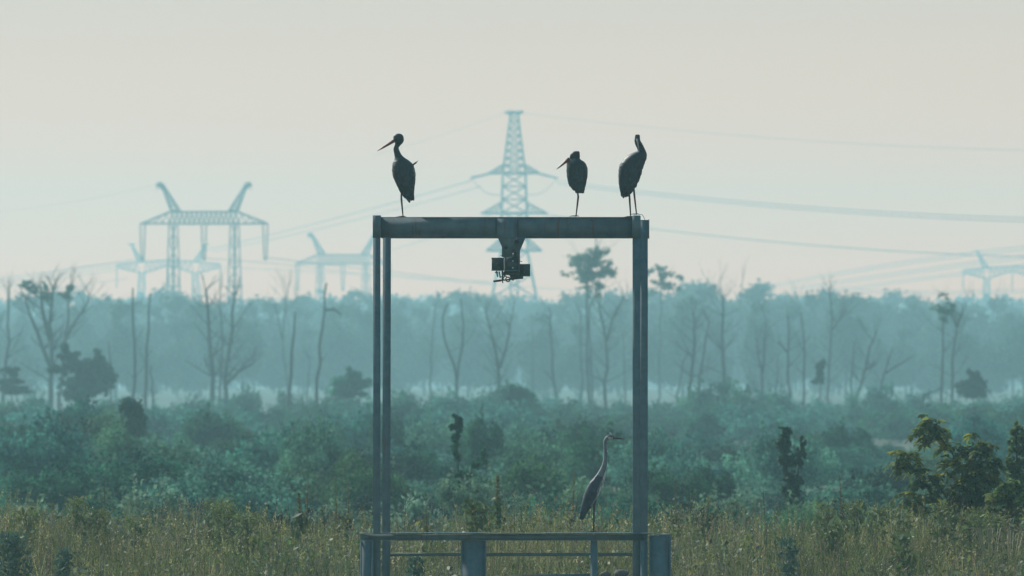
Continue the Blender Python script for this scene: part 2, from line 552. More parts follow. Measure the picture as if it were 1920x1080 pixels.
# the farthest wood: one mass
blobs = []
x = -150.0
while x < 2070:
    Yd = rs.uniform(1950, 2450)
    ty = 560 + rs.uniform(-9, 12)
    top = CZ + (720 - ty) * K * Yd
    bx = (x - 960) * K * Yd
    blobs += [(bx, Yd, top - 5, 6, 6, 5), (bx + 3, Yd + 5, 7, 7, 7, 6)]
    x += rs.uniform(18, 34)
for x in np.arange(-1500, 3400, 34):          # the wood goes on to both sides
    if -70 < x < 2000: continue
    Yd = rs.uniform(1150, 1700)
    top = CZ + (720 - rs.uniform(535, 590)) * K * Yd
    bx = (x - 960) * K * Yd
    blobs += [(bx, Yd, top - 4, 4.5, 4.5, 4), (bx + rs.uniform(-3, 3), Yd, (top + 2) * .5, 4.5, 4.5, 4.5), (bx + rs.uniform(-3, 3), Yd, 4.2, 4.5, 4.5, 3.2)]
V_, F_, c_ = leaf_quads(blob_points(blobs, 120000), 1.0)
tag(link("distant_forest", mesh_np("distant_forest", V_, F_, c_), M['forest']), "pale unbroken band of distant woodland at the horizon", "woodland", kind="stuff")

# ------------------------------------------------------------------ shrubs
sh = [shrub_proto(2.6, 3.6 + .3 * i, 20 + i, 9000, .092, M[('shrub', 'shrub2', 'shrub', 'dark2', 'shrub', 'shrub3', 'shrub2')[i]]) for i in range(7)]
for p in sh: first[id(p)] = True
shf = [shrub_proto(3.2, 5.4, 40 + i, 6500, .12, M['shrub'], 'distant_shrub') for i in range(4)]
for p in shf: first[id(p)] = True
pal = [shrub_proto(1.5, 2.2, 60 + i, 3800, .06, M['pale'], 'pale_shrub') for i in range(3)]
for p in pal: first[id(p)] = True
rs = random.Random(11)
def shrub_row(pro, Ya, Yb, tx, ty, step, jit, label, group, H, wide=1.0):
    k = 0
    x = -70.0
    while x < 2000:
        Yd = rs.uniform(Ya, Yb)
        t = np.interp(x, tx, ty) + rs.uniform(-jit * .5, jit) + (0 if Ya > 400 else -10 + 26 * rs.random() ** 2)
        zb = float(gz(0, Yd)) - .05
        top = CZ + (720 - t) * K * Yd
        s = max(.3, (top - zb) / H)
        w = wide * rs.uniform(.6, 1.3)
        put(pro[k if k < len(pro) else rs.randrange(len(pro))], ((x - 960) * K * Yd, Yd, zb), (w, w, s), rs.uniform(0, 6.28), where(x, label), group)
        k += 1
        x += step * rs.uniform(.6, 1.4)
# tops of the rows as they run across the picture
shrub_row(shf, 520, 620, [0, 60, 200, 300, 380, 480, 620, 700, 800, 900, 1000, 1100, 1180, 1240, 1290, 1340, 1390, 1440, 1560, 1600, 1680, 1740, 1800, 1830, 1870, 1920],
          [742, 735, 742, 748, 735, 728, 738, 730, 728, 722, 722, 745, 735, 752, 718, 694, 705, 725, 738, 715, 706, 730, 728, 725, 745, 735], 62, 12,
          "misty shrub before the dead trees,", "shrubs at the foot of the dead trees", 3.2)
shrub_row(shf, 430, 500, [0, 300, 700, 960, 1040, 1100, 1200, 1920], [752, 752, 750, 738, 752, 760, 760, 756], 70, 16,
          "hazy shrub below the dead trees,", "shrubs at the foot of the dead trees", 3.2)
shrub_row(sh, 300, 360, [0, 100, 230, 300, 420, 560, 690, 740, 860, 960, 1000, 1060, 1200, 1400, 1700, 1780, 1920],
          [770, 758, 752, 790, 775, 770, 790, 768, 775, 745, 765, 795, 795, 800, 812, 800, 800], 50, 44,
          "bushy willow topping the thicket,", "willows of the thicket behind the bank", 2.6, .8)
shrub_row(sh, 240, 290, [0, 960, 1200, 1920], [802, 806, 824, 828], 62, 66,
          "willow of the thicket's middle,", "willows of the thicket behind the bank", 2.6, .8)
shrub_row(sh, 195, 225, [0, 960, 1920], [866, 880, 886], 84, 56,
          "lower willow of the thicket,", "willows of the thicket behind the bank", 2.6, .7)
shrub_row(sh, 140, 180, [0, 960, 1920], [925, 925, 925], 80, 30,
          "lowest bush at the thicket's foot,", "low bushes at the foot of the thicket", 2.6, .5)
for i, (px, ty, wd, lab) in enumerate([
        (285, 893, 1.0, "pale green bush behind the bank left of the yellow weeds"),
        (70, 918, .8, "pale green bush above the grass at the far left"),
        (200, 905, .7, "pale green bush above the grass near the left corner"),
        (880, 872, .9, "pale green bush beneath the dark forked sapling"),
        (790, 910, .8, "pale green bush beside the left gantry posts"),
        (1030, 900, 1.0, "pale green bush between the dock spike and the heron"),
        (1370, 905, 1.0, "pale green bush left of the twin dark columns"),
        (1260, 925, .7, "small pale green bush right of the right gantry post"),
        (1520, 925, .8, "pale green bush right of the twin dark columns"),
        (640, 930, .8, "pale green bush above the grass left of the gantry"),
        (470, 935, .7, "low pale green bush behind the tallest grass stalks")]):
    Yd = 150 + (i * 7) % 24
    zb = float(gz(0, Yd)) - .05
    top = CZ + (720 - ty) * K * Yd
    put(pal[i % 3], ((px - 960) * K * Yd, Yd, zb), (wd, wd, (top - zb) / 1.5), i * 1.3, lab, "pale bushes behind the grass bank", "bush")

blobs = []
for i in range(420):                            # scrub going on beyond both edges of the picture
    Yd = rs.uniform(190, 600)
    x = rs.choice([rs.uniform(-1300, -90), rs.uniform(2010, 3200)])
    top = CZ + (720 - np.interp(Yd, [190, 300, 450, 600], [870, 790, 752, 735]) + rs.uniform(-25, 15)) * K * Yd
    w_ = rs.uniform(1.0, 2.0)
    blobs.append(((x - 960) * K * Yd, Yd, top * .45, w_, w_, top * .55))
V_, F_, c_ = leaf_quads(blob_points(split_blobs(blobs, 6), 110000, .4), .16, up=.5)
tag(link("outlying_scrub", mesh_np("outlying_scrub", V_, F_, c_), M['shrub']), "scrub continuing the willow thicket outwards on both sides", "scrub", kind="stuff")

# ------------------------------------------------------------------ dead trees
def dead_tree(trunks, Yd, r_px, twigs, label, top_leaf=None, group="bare dead trees before the forest", depth=2, name="dead_tree", seed=0, tw_len=1.0):
    rs = random.Random(seed + 100)
    bx, by = trunks[0][0]
    zb = float(gz(0, Yd))
    base = Vector(((bx - 960) * K * Yd, Yd, zb))
    root = empty(name, base, label, "dead tree" if name == "dead_tree" else "tree", group)
    mb = MB(base)
    for ti, tr in enumerate(trunks):
        pts = [P(px, py, Yd + rs.uniform(-.3, .3)) for px, py in tr]
        if ti == 0 or tr[0] == trunks[0][0] or len(trunks[0][0]) and tr[0][1] > 725:
            pts = [Vector((pts[0].x, pts[0].y, zb - .3))] + pts
        # resample with a little crookedness
        q = []
        for a, b in zip(pts[:-1], pts[1:]):
            n = max(2, int((b - a).length / 1.0))
            for i in range(n):
                p = a.lerp(b, i / n)
                if q: p = p + Vector((rs.gauss(0, .06), rs.gauss(0, .06), 0))
                q.append(p)
        q.append(pts[-1])
        r0 = r_px * K * Yd * (1 if ti == 0 else .75)
        rad = [r0 * (1 - .6 * i / (len(q) - 1)) for i in range(len(q))]
        mb.tube(q, rad, 6)
        # broken tip
        nb = int(twigs * (1.4 if ti == 0 else 1.0))
        for k in range(nb):
            i = rs.randint(max(1, len(q) // 3), len(q) - 2) if len(q) > 3 else 1
            a = rs.choice([0, math.pi]) + rs.gauss(0, .6)
            d = Vector((math.cos(a), math.sin(a), rs.uniform(.3, 1.5)))
            branchy(mb, q[i], d, tw_len * rs.uniform(1.2, 3.2), rad[i] * .42, depth, .75, .3, 4, rs)
        if nb > 5:
            for k in range(4):
                branchy(mb, q[-1], Vector((rs.gauss(0, .5), rs.gauss(0, .5), 1)), tw_len * rs.uniform(.9, 2), rad[-1] * .6, depth, .6, .3, 3, rs)
    mb.build("trunk", M['bark'], root)
    if top_leaf:
        bl = []
        for (px, py, wx, wz) in top_leaf:
            c = P(px, py, Yd) - base
            bl.append((c.x, c.y, c.z, wx * K * Yd, wx * K * Yd * .8, wz * K * Yd))
        foliage_obj("crown", loose_points(bl, int(sum(b[3] * b[5] for b in bl) * 560) + 300), .15 * Yd / 650, M['mid2'], root)
    return root

DT = [
 ([[(8, 740), (14, 640), (17, 545)]], 640, 4, 7, "bare dead trunk at the extreme left edge"),
 ([[(95, 745), (96, 660), (94, 610), (100, 545)], [(95, 690), (68, 620), (48, 565)], [(95, 640), (80, 580), (76, 540)]], 620, 6, 9, "big many-forked dead tree above the dark left pine"),
 ([[(112, 745), (118, 690), (126, 600), (133, 535)], [(122, 640), (150, 590), (168, 555)]], 640, 4, 6, "leaning dead trunk just right of the big forked one"),
 ([[(206, 745), (206, 690), (204, 640)]], 600, 2.5, 0, "short broken stump rising behind the dark left pine"),
 ([[(251, 745), (253, 640), (249, 540)]], 600, 3.8, 3, "straight bare pole, left of the pair below the left pylon"),
 ([[(272, 745), (276, 650), (282, 550)]], 600, 4, 2, "straight bare pole, right of the pair below the left pylon"),
 ([[(284, 745), (285, 715), (283, 684)]], 590, 2.8, 0, "short snapped pole at the foot of the paired bare poles"),
 ([[(398, 740), (394, 640), (386, 545)]], 620, 5.4, 12, "thick twiggy dead tree, left one below the portal pylon"),
 ([[(412, 740), (416, 640), (413, 545)]], 660, 2.6, 9, "thin twiggy dead tree between two thick ones"),
 ([[(422, 740), (430, 650), (440, 555)], [(424, 720), (446, 695), (474, 682)]], 625, 5.2, 10, "thick twiggy dead tree with a low limb reaching right"),
 ([[(541, 748), (547, 660), (553, 585)]], 560, 4.4, 0, "dark limbless pole leaning right, left of the gantry"),
 ([[(540, 740), (530, 640), (540, 540)], [(530, 640), (520, 590), (512, 560)]], 800, 2.4, 5, "faint forked dead tree behind the dark limbless pole"),
 ([[(593, 742), (600, 650), (608, 580), (612, 530)], [(607, 582), (625, 580), (640, 590)]], 590, 4, 2, "leaning dead trunk with one crooked side limb"),
 ([[(575, 742), (580, 700), (581, 670)], [(581, 672), (568, 655)]], 700, 2, 1, "thin short snag between two leaning poles"),
 ([[(806, 742), (807, 650), (816, 570)]], 760, 2.8, 3, "faint slim dead trunk right of the left gantry posts"),
 ([[(857, 740), (857, 710), (840, 660), (829, 620), (838, 570)], [(857, 712), (866, 650), (871, 610), (864, 560)]], 610, 3.6, 2, "dead tree split into a tall V behind the gantry"),
 ([[(935, 742), (937, 690), (926, 640), (912, 590)], [(937, 690), (950, 640), (962, 585)]], 620, 4, 10, "bushy Y-shaped dead tree under the hanging trolley"),
 ([[(1000, 740), (999, 670), (997, 610)]], 820, 2.4, 4, "faintest slim dead trunk right of the hanging trolley"),
 ([[(1042, 742), (1035, 660), (1031, 600), (1028, 575)]], 640, 3, 3, "slim slightly bent dead trunk left of the tall leafy tree"),
 ([[(1135, 745), (1138, 690), (1136, 630), (1124, 580)], [(1137, 640), (1150, 600), (1168, 560)]], 630, 4, 9, "twiggy dead tree just left of the right gantry post"),
 ([[(1172, 745), (1170, 680), (1169, 620)]], 760, 2.4, 3, "faint thin trunk touching the right gantry post"),
 ([[(1272, 745), (1282, 680), (1290, 650)]], 660, 2.6, 4, "small leaning twiggy snag right of the gantry"),
 ([[(1294, 745), (1298, 670), (1303, 620), (1300, 590)]], 610, 4.4, 10, "thick twiggy dead tree right of the gantry"),
 ([[(1308, 745), (1318, 670), (1330, 600)]], 615, 3.8, 5, "dead trunk leaning right against its twiggy neighbour"),
 ([[(1356, 742), (1355, 660), (1356, 560)]], 620, 4.4, 12, "tall twiggy dead tree above the roundest green shrub"),
 ([[(1430, 742), (1428, 690), (1420, 640)], [(1430, 700), (1434, 640), (1436, 610)]], 640, 3.4, 8, "low bushy forked dead tree mid right"),
 ([[(1453, 742), (1457, 700), (1459, 665)]], 680, 2.2, 4, "small twiggy snag beside the low forked dead tree"),
 ([[(1480, 742), (1476, 690), (1477, 590)], [(1476, 660), (1458, 640)]], 610, 3, 4, "upright dead trunk with a hooked left limb"),
 ([[(1506, 742), (1509, 660), (1502, 585)]], 620, 3, 3, "slender dead trunk bent at its middle"),
 ([[(1552, 745), (1556, 660), (1560, 600), (1556, 545)], [(1558, 620), (1580, 590)]], 680, 3, 8, "tall fine-twigged dead tree beside the small round-topped bush"),
 ([[(1597, 742), (1600, 690), (1602, 640)]], 640, 2.8, 2, "short upright trunk left of the slanted ones"),
 ([[(1608, 742), (1622, 695), (1632, 650), (1642, 628)], [(1622, 693), (1646, 680)]], 600, 3.4, 5, "dead tree slanting right with a forked top"),
 ([[(1648, 742), (1660, 690), (1673, 655)], [(1655, 702), (1690, 680), (1712, 668)]], 610, 2.8, 2, "dead limb slanting far right beside the slanted tree"),
 ([[(1767, 745), (1768, 660), (1769, 585)]], 600, 3.4, 4, "straight trunk with dark leaf tufts, left of the right pair"),
 ([[(1785, 745), (1787, 670), (1796, 600)], [(1794, 612), (1806, 575)], [(1794, 612), (1784, 590)]], 605, 3.6, 5, "trunk forked at its top, right of the right pair"),
 ([[(1730, 742), (1740, 738), (1765, 728)], ], 520, 2.6, 0, "broken log lying aslant over the right shrubs"),
]
TOPS = {33: [(1769, 590, 10, 14), (1758, 578, 12, 9), (1780, 575, 10, 12), (1769, 556, 8, 10)],
        1: [(52, 535, 13, 9), (64, 545, 14, 9), (84, 540, 9, 10), (92, 560, 9, 14), (40, 532, 7, 6)],
        2: [(128, 548, 11, 9), (134, 538, 7, 7), (118, 553, 7, 6)]}
for i, (tr, Yd, r, tw, lab) in enumerate(DT):
    dead_tree(tr, Yd, r, tw, lab, TOPS.get(i), seed=i, tw_len=Yd / 650 * (.55 if tw < 4 else .85))
rs = random.Random(5)
for i, (px, ty) in enumerate(sorted([(1330, 505), (1355, 495), (1385, 500), (215, 560), (540, 515), (560, 530), (1500, 530), (1560, 525), (1830, 530), (1860, 535), (10, 520), (150, 520), (370, 545), (475, 560)])):
    dead_tree([[(px, 742), (px + rs.uniform(-6, 6), 640), (px + rs.uniform(-8, 8), ty + 30)]], 1000 + i * 8, 1.8, 11,
              where(px, "faint bare sky-line crown,"), group="faint bare crowns over the forest edge", seed=300 + i, tw_len=1.5)

# tall leafy tree beside the right gantry post
crown = [(1088, 494, 34, 16), (1122, 488, 26, 22), (1064, 512, 16, 7), (1136, 510, 16, 14), (1110, 524, 24, 14), (1112, 545, 20, 14), (1098, 508, 24, 14), (1100, 488, 26, 16)]
dead_tree([[(1103, 745), (1100, 650), (1101, 580), (1106, 510), (1116, 480)], [(1092, 745), (1090, 650), (1089, 590)], [(1110, 745), (1107, 650), (1106, 575), (1125, 520)]], 680, 3.2, 6,
          "tall slim-trunked tree with an open leafy crown inside the gantry", crown, group=None, name="leafy_tree", seed=77)
crown = [(1222, 508, 10, 7), (1236, 502, 12, 6), (1246, 516, 9, 8), (1260, 512, 7, 4), (1272, 520, 9, 6), (1232, 530, 10, 7), (1250, 536, 12, 8), (1268, 540, 9, 7), (1224, 548, 9, 9)]
dead_tree([[(1235, 745), (1238, 640), (1240, 560), (1236, 510)]], 800, 2.2, 3, "open-crowned tree just right of the gantry against the sky", crown, group=None, name="leafy_tree", seed=79)

# darker evergreens and bushes among the dead trees
def bush(Yd, blobs_px, n, leaf, mat, label, name, cat, trunk=None, group=None, up=.2):
    bx = blobs_px[0][0]
    zb = float(gz(0, Yd))
    base = Vector(((bx - 960) * K * Yd, Yd, zb))
    root = empty(name, base, label, cat, group)
    bl = []
    for (px, py, wx, wz) in blobs_px:
        c = P(px, py, Yd) - base
        bl.append((c.x, c.y, c.z, wx * K * Yd, wx * K * Yd * .8, wz * K * Yd))
    foliage_obj("crown", loose_points(bl, n), leaf, mat, root, up=up)
    mb = MB(base)
    pts = [P(px, py, Yd) for px, py in trunk] if trunk else [P(bx, blobs_px[0][1], Yd)]
    pts = [Vector((pts[0].x, Yd, zb - .3))] + pts
    r = .0045 * (pts[-1].z - zb) + .00006 * Yd + .01
    mb.tube(pts, [r * (1 - .6 * i / (len(pts) - 1)) for i in range(len(pts))], 6)
    mb.build("trunk", M['bark'], root)
    return root
bush(520, [(160, 700, 34, 26), (130, 668, 16, 9), (185, 672, 12, 14), (192, 700, 20, 14), (150, 720, 45, 22), (118, 690, 18, 12), (120, 655, 8, 10), (200, 715, 14, 7), (205, 690, 8, 5)], 7500, .18, M['mid'],
     "dark spreading pine at left before the forest", "spreading_pine", "pine")
bush(560, [(22, 692, 14, 4), (25, 703, 8, 3), (15, 715, 22, 4), (32, 716, 12, 3), (20, 732, 26, 7), (8, 725, 12, 8)], 2200, .17, M['dark'], "small tiered pine at the left edge", "tiered_pine", "pine")
bush(540, [(655, 720, 24, 14), (652, 696, 6, 10), (668, 705, 14, 11), (640, 712, 12, 6), (680, 718, 12, 8), (650, 735, 30, 12)], 3600, .17, M['shrub'], "spiky green bush just left of the gantry posts", "spiky_bush", "bush")
bush(560, [(1538, 682, 8, 9), (1537, 697, 7, 7), (1536, 711, 9, 8), (1540, 690, 8, 6)], 1300, .15, M['dark'], "small dark bush of stacked tufts on a thin stem", "tufted_bush", "bush")
bush(540, [(1825, 722, 20, 10), (1820, 702, 6, 9), (1832, 706, 7, 9), (1838, 718, 12, 9), (1808, 725, 14, 9), (1825, 738, 30, 10)], 3200, .16, M['dark'], "dark jagged bush at far right before the forest", "jagged_bush", "bush")
bush(480, [(963, 760, 24, 26), (955, 735, 14, 12), (975, 745, 18, 16), (985, 775, 24, 18), (938, 775, 22, 16), (900, 790, 22, 14), (1000, 790, 20, 14)], 7000, .13, M['shrub'],
     "tallest round willow in the thicket, framed by the gantry", "round_willow", "willow")
bush(300, [(245, 775, 20, 24), (235, 760, 14, 12), (258, 790, 18, 22)], 3400, .09, M['mid'], "dark upright willow standing above the left thicket", "upright_willow", "willow")
# dark column saplings
bush(175, [(857, 785, 8, 9), (857, 800, 9, 11), (855, 818, 8, 12), (854, 838, 8, 12), (856, 856, 7, 10), (878, 888, 10, 8), (893, 872, 9, 10), (905, 855, 7, 12), (866, 900, 12, 12), (850, 925, 22, 20), (870, 915, 18, 16)],
     2600, .05, M['shrub'], "dark leafy sapling forked like a crooked V behind the bank", "forked_sapling", "sapling", [(862, 905), (857, 860), (857, 785)])
bush(165, [(1473, 815, 10, 10), (1474, 835, 12, 16), (1476, 865, 13, 18), (1478, 895, 12, 18), (1480, 925, 13, 20), (1470, 803, 7, 5), (1482, 808, 5, 4)],
     2300, .045, M['mid'], "taller of the two dark leaf columns right of the gantry", "column_sapling", "sapling", [(1478, 930), (1473, 810)], "twin dark leaf columns")
bush(165, [(1504, 832, 5, 8), (1503, 850, 8, 12), (1500, 872, 8, 14), (1494, 900, 9, 18), (1490, 930, 10, 16), (1502, 822, 4, 4)],
     1500, .045, M['mid'], "shorter of the two dark leaf columns right of the gantry", "column_sapling", "sapling", [(1490, 930), (1503, 832)], "twin dark leaf columns")

# ------------------------------------------------------------------ pylons and power lines
def lattice(mb, a0, a1, w0, w1, n, leg=.3, brace=.16, dx=None):
    """square lattice mast from a0 (bottom centre) to a1 (top centre), widths w0 -> w1"""
    a0, a1 = Vector(a0), Vector(a1)
    L = []
    for i in range(n + 1):
        f = i / n
        c = a0.lerp(a1, f); w = w0 + (w1 - w0) * f
        L.append([c + Vector((sx * w / 2, sy * w / 2, 0)) for sx, sy in ((-1, -1), (1, -1), (1, 1), (-1, 1))])
    for k in range(4):
        mb.bar(L[0][k], L[-1][k], leg)
    for i in range(n):
        for k in range(4):
            j = (k + 1) % 4
            mb.bar(L[i][k], L[i + 1][j], brace)
            mb.bar(L[i][j], L[i + 1][k], brace)
            mb.bar(L[i + 1][k], L[i + 1][j], brace)

def tri_arm(mb, root_lo, root_hi, tip, depth, n=4, w=.28):
    """horizontal triangular truss arm"""
    lo, hi, tip = Vector(root_lo), Vector(root_hi), Vector(tip)
    d = Vector((0, depth / 2, 0))
    for s in (-1, 1):
        mb.bar(lo + d * s, tip, w); mb.bar(hi + d * s, tip, w * .8)
        for i in range(n):
            f0, f1 = i / n, (i + .5) / n
            mb.bar((lo + d * s).lerp(tip, f0), (hi + d * s).lerp(tip, f1), w * .5)
            mb.bar((hi + d * s).lerp(tip, f1), (lo + d * s).lerp(tip, min(1, (i + 1) / n)), w * .5)
    for i in range(n):
        f = i / n
        mb.bar((lo - d).lerp(tip, f), (lo + d).lerp(tip, (i + 1) / n), w * .5)

# centre anchor tower
YC = 1700.0
U = K * YC
cx = (964 - 960) * U
base = Vector((cx, YC, float(gz(0, YC))))
pyl = empty("lattice_pylon", base, "tall tapering lattice pylon with three crossarms behind the gantry", "pylon")
def cz(py): return CZ + (720 - py) * U
mb = MB(base)
lattice(mb, (cx, YC, base.z), (cx, YC, cz(472)), 150 * U, 50 * U, 6, .34, .16)
lattice(mb, (cx, YC, cz(472)), (cx, YC, cz(325)), 50 * U, 43 * U, 6, .31, .15)
lattice(mb, (cx, YC, cz(325)), (cx, YC, cz(213)), 42 * U, 14 * U, 8, .28, .14)
lattice(mb, (cx, YC, base.z + 4), (cx, YC, cz(472)), 14 * U, 14 * U, 8, .25, .1)
mb.build("tower_body", M['pylon'], pyl)
for (yl, yh, hw, bw) in ((325, 309, 49, 21), (400, 380, 62, 24), (470, 447, 52, 25)):
    mb = MB(base)
    for s in (-1, 1):
        tri_arm(mb, (cx + s * bw * U, YC, cz(yl)), (cx + s * bw * U, YC, cz(yh)), (cx + s * hw * U, YC, cz(yl)), 30 * U, 5)
    mb.bar((cx - bw * U, YC, cz(yl)), (cx + bw * U, YC, cz(yl)), .4)
    mb.build("crossarm", M['pylon'], pyl)
mb = MB(base)
for s in (-1, 1):
    mb.bar((cx, YC - 1, cz(211)), (cx + s * 17 * U, YC, cz(210)), .4)
    mb.bar((cx + s * 6 * U, YC, cz(216)), (cx + s * 17 * U, YC, cz(210)), .25)
mb.build("peak_bar", M['pylon'], pyl)
for s in (-1, 1):     # strain insulator strings and the slack jumper below
    mb = MB(base)
    tip = Vector((cx + s * 48 * U, YC, cz(326)))
    e = Vector((cx + s * 80 * U, YC - 20, cz(338.5)))
    n = 26
    pts = [tip.lerp(e, i / n) for i in range(n + 1)]
    mb.tube(pts, [.26 if i % 2 else .12 for i in range(n + 1)], 6)
    mb.build("insulator_string", M['pylon'], pyl)
    mb = MB(base)
    a, b = e, Vector((cx + s * 25 * U, YC + 6, cz(364)))
    mb.tube([a.lerp(b, i / 12) - Vector((0, 0, math.sin(math.pi * i / 12) * 11 * U)) for i in range(13)], .07, 4)
    mb.build("jumper_wire", M['wire'], pyl)

# portal pylon (two legged gantry with two horns)
def portal(Yd, cxp, label, scale):
    u = K * 1500 * scale * (Yd / Yd)
    base = Vector(((cxp - 960) * K * Yd, Yd, float(gz(0, Yd))))
    root = empty("portal_pylon", base, label, "pylon", "portal pylons with two upright horns")
    zb = CZ + 302 * K * 1500 - 2.2         # height of the beam's lower chord above ground, full size
    s = scale
    mbs = MB()
    def put_(x, y, z): return Vector((x * K * 1500, y, z)) * s
    zlo, zhi = zb, zb + 22 * K * 1500
    for sx in (-1, 1):
        m = MB()
        lattice(m, put_(sx * 57.5, 0, -1), put_(sx * 57.5, 0, zlo), 38 * K * 1500 * s, 16 * K * 1500 * s, 9, .12 * s, .08 * s)
        m.tube([put_(sx * 57.5, 0, -1), put_(sx * 57.5, 0, zlo)], .2 * s, 6)
        for zz in (.3, .62):
            m.bar(put_(sx * 57.5 - 15, 0, zlo * zz), put_(sx * 57.5 + 15, 0, zlo * zz), .14 * s)
        m.build("leg", M['pylon'], root)
        m = MB()
        b0, t = put_(sx * 53, 0, zhi), put_(sx * 80, 0, zhi + 54 * K * 1500)
        for dx, dy in ((-7, -.7), (9, -.7), (9, .7), (-7, .7)):
            m.bar(b0 + put_(dx, dy, 0), t + put_(dx * .15, dy * .2, 0), .26 * s)
        for i in range(7):
            f, f2 = i / 7, (i + 1) / 7
            c0, c1 = b0.lerp(t, f), b0.lerp(t, f2)
            w0, w1 = 8 * (1 - .85 * f), 8 * (1 - .85 * f2)
            for dy in (-.6, .6):
                m.bar(c0 + put_(-w0, dy, 0), c1 + put_(w1, dy, 0), .14 * s)
                m.bar(c0 + put_(w0, dy, 0), c1 + put_(-w1, dy, 0), .14 * s)
        m.bar(t, t + put_(sx * 9, 0, -.25), .4 * s)
        m.bar(t + put_(-sx * 3, 0, -1), t + put_(sx * 9, 0, -.25), .24 * s)
        m.bar(t + put_(sx * 9, 0, -.25), t + put_(sx * 8, 0, -1.2), .08 * s)
        m.build("horn", M['pylon'], root)
    m = MB()
    for dy in (-.9, .9):
        m.bar(put_(-119, 0, zlo), put_(119, 0, zlo), .22 * s)
        m.bar(put_(-64, dy, zhi), put_(64, dy, zhi), .22 * s)
        m.bar(put_(-64, dy, zlo), put_(64, dy, zlo), .22 * s)
        for sx in (-1, 1):
            m.bar(put_(sx * 64, dy, zhi), put_(sx * 119, 0, zlo), .24 * s)
            m.bar(put_(sx * 64, dy, zlo), put_(sx * 119, 0, zlo), .2 * s)
            for i in range(4):
                xa = 64 + 55 * i / 4; xb = 64 + 55 * (i + .5) / 4
                zt = zhi + (zlo - zhi) * (i + .5) / 4
                m.bar(put_(sx * xa, dy, zlo), put_(sx * xb, dy * .7, zt), .1 * s)
                m.bar(put_(sx * xb, dy * .7, zt), put_(sx * (xa + 13.7), dy * .6, zlo), .1 * s)
        n = 14
        for i in range(n):
            xa, xm, xb = -64 + 128 * i / n, -64 + 128 * (i + .5) / n, -64 + 128 * (i + 1) / n
            m.bar(put_(xa, dy, zlo), put_(xm, dy, zhi), .13 * s)
            m.bar(put_(xm, dy, zhi), put_(xb, dy, zlo), .13 * s)
    m.build("crossbeam", M['pylon'], root)
    for xc in (-115, 0, 115):
        m = MB()
        d = 66 * K * 1500
        for q in (-4.5, 4.5):
            a, b = put_(xc + q, 0, zlo), put_(xc + q * .5, 0, zlo - d)
            m.tube([a.lerp(b, i / 30) for i in range(31)], [(.17 if i % 2 else .08) * s for i in range(31)], 6)
        m.bar(put_(xc - 3, 0, zlo - d), put_(xc + 3, 0, zlo - d), .35 * s)
        m.build("insulator_string", M['pylon'], root)
    return root
portal(1500, 382.5, "near portal pylon with two horns standing over the left forest", 1.0)
portal(2014, 643, "smaller fainter portal pylon partly behind left gantry posts", 1.0)

# wide low pylons with butterfly crossarms
def butterfly(Yd, cxp, label):
    base = Vector(((cxp - 960) * K * Yd, Yd, float(gz(0, Yd))))
    root = empty("butterfly_pylon", base, label, "pylon", "low pylons with winged crossarms")
    u = K * 2300
    H = lambda py: CZ + (720 - py) * u - 2.4
    m = MB()
    for dy in (-1, 1):
        top = [(-98, 496), (-52, 491), (0, 488), (52, 491), (98, 496)]
        bot = [(-98, 500), (-50, 513), (0, 497), (50, 513), (98, 500)]
        T = [Vector((x * u, dy, H(y))) for x, y in top]; B = [Vector((x * u, dy, H(y))) for x, y in bot]
        for a, b in zip(T[:-1], T[1:]): m.bar(a, b, .26)
        for a, b in zip(B[:-1], B[1:]): m.bar(a, b, .26)
        for i in range(4):
            for f in (.2, .4, .6, .8):
                m.bar(T[i].lerp(T[i + 1], f), B[i].lerp(B[i + 1], f - .1), .12)
                m.bar(T[i].lerp(T[i + 1], f), B[i].lerp(B[i + 1], f + .12), .12)
        m.bar(T[2], B[2], .2)
    m.build("crossarm", M['pylon'], root)
    for s in (-1, 1):
        m = MB()
        for dy in (-1, 1):
            m.bar((s * 47 * u, dy, H(491)), (s * 70 * u, 0, H(458)), .3)
            m.bar((s * 56 * u, dy, H(492)), (s * 70 * u, 0, H(458)), .3)
        for i in range(5):
            f = i / 5
            m.bar((s * (47 + 23 * f) * u, 0, H(491 - 33 * f)), (s * (56 + 14 * (f + .15)) * u, 0, H(492 - 34 * min(1, f + .15))), .16)
        m.bar((s * 62 * u, 0, H(459)), (s * 76 * u, 0, H(458)), .3)
        m.build("horn", M['pylon'], root)
        m = MB()
        lattice(m, (s * 56 * u, 0, -1), (s * 50 * u, 0, H(513)), 3.2, 1.2, 10, .26, .13)
        m.build("leg", M['pylon'], root)
    for xc in (-97, 0, 97):
        m = MB()
        m.tube([(xc * u, 0, H(498) - i * .22) for i in range(26)], [.18 if i % 2 else .09 for i in range(26)], 6)
        m.build("insulator_string", M['pylon'], root)
    return root
butterfly(2300, 316, "faint low pylon with winged crossarm behind the portal pylon")
bfr = butterfly(2420, 1898, "faint low pylon with winged crossarm at the right edge")

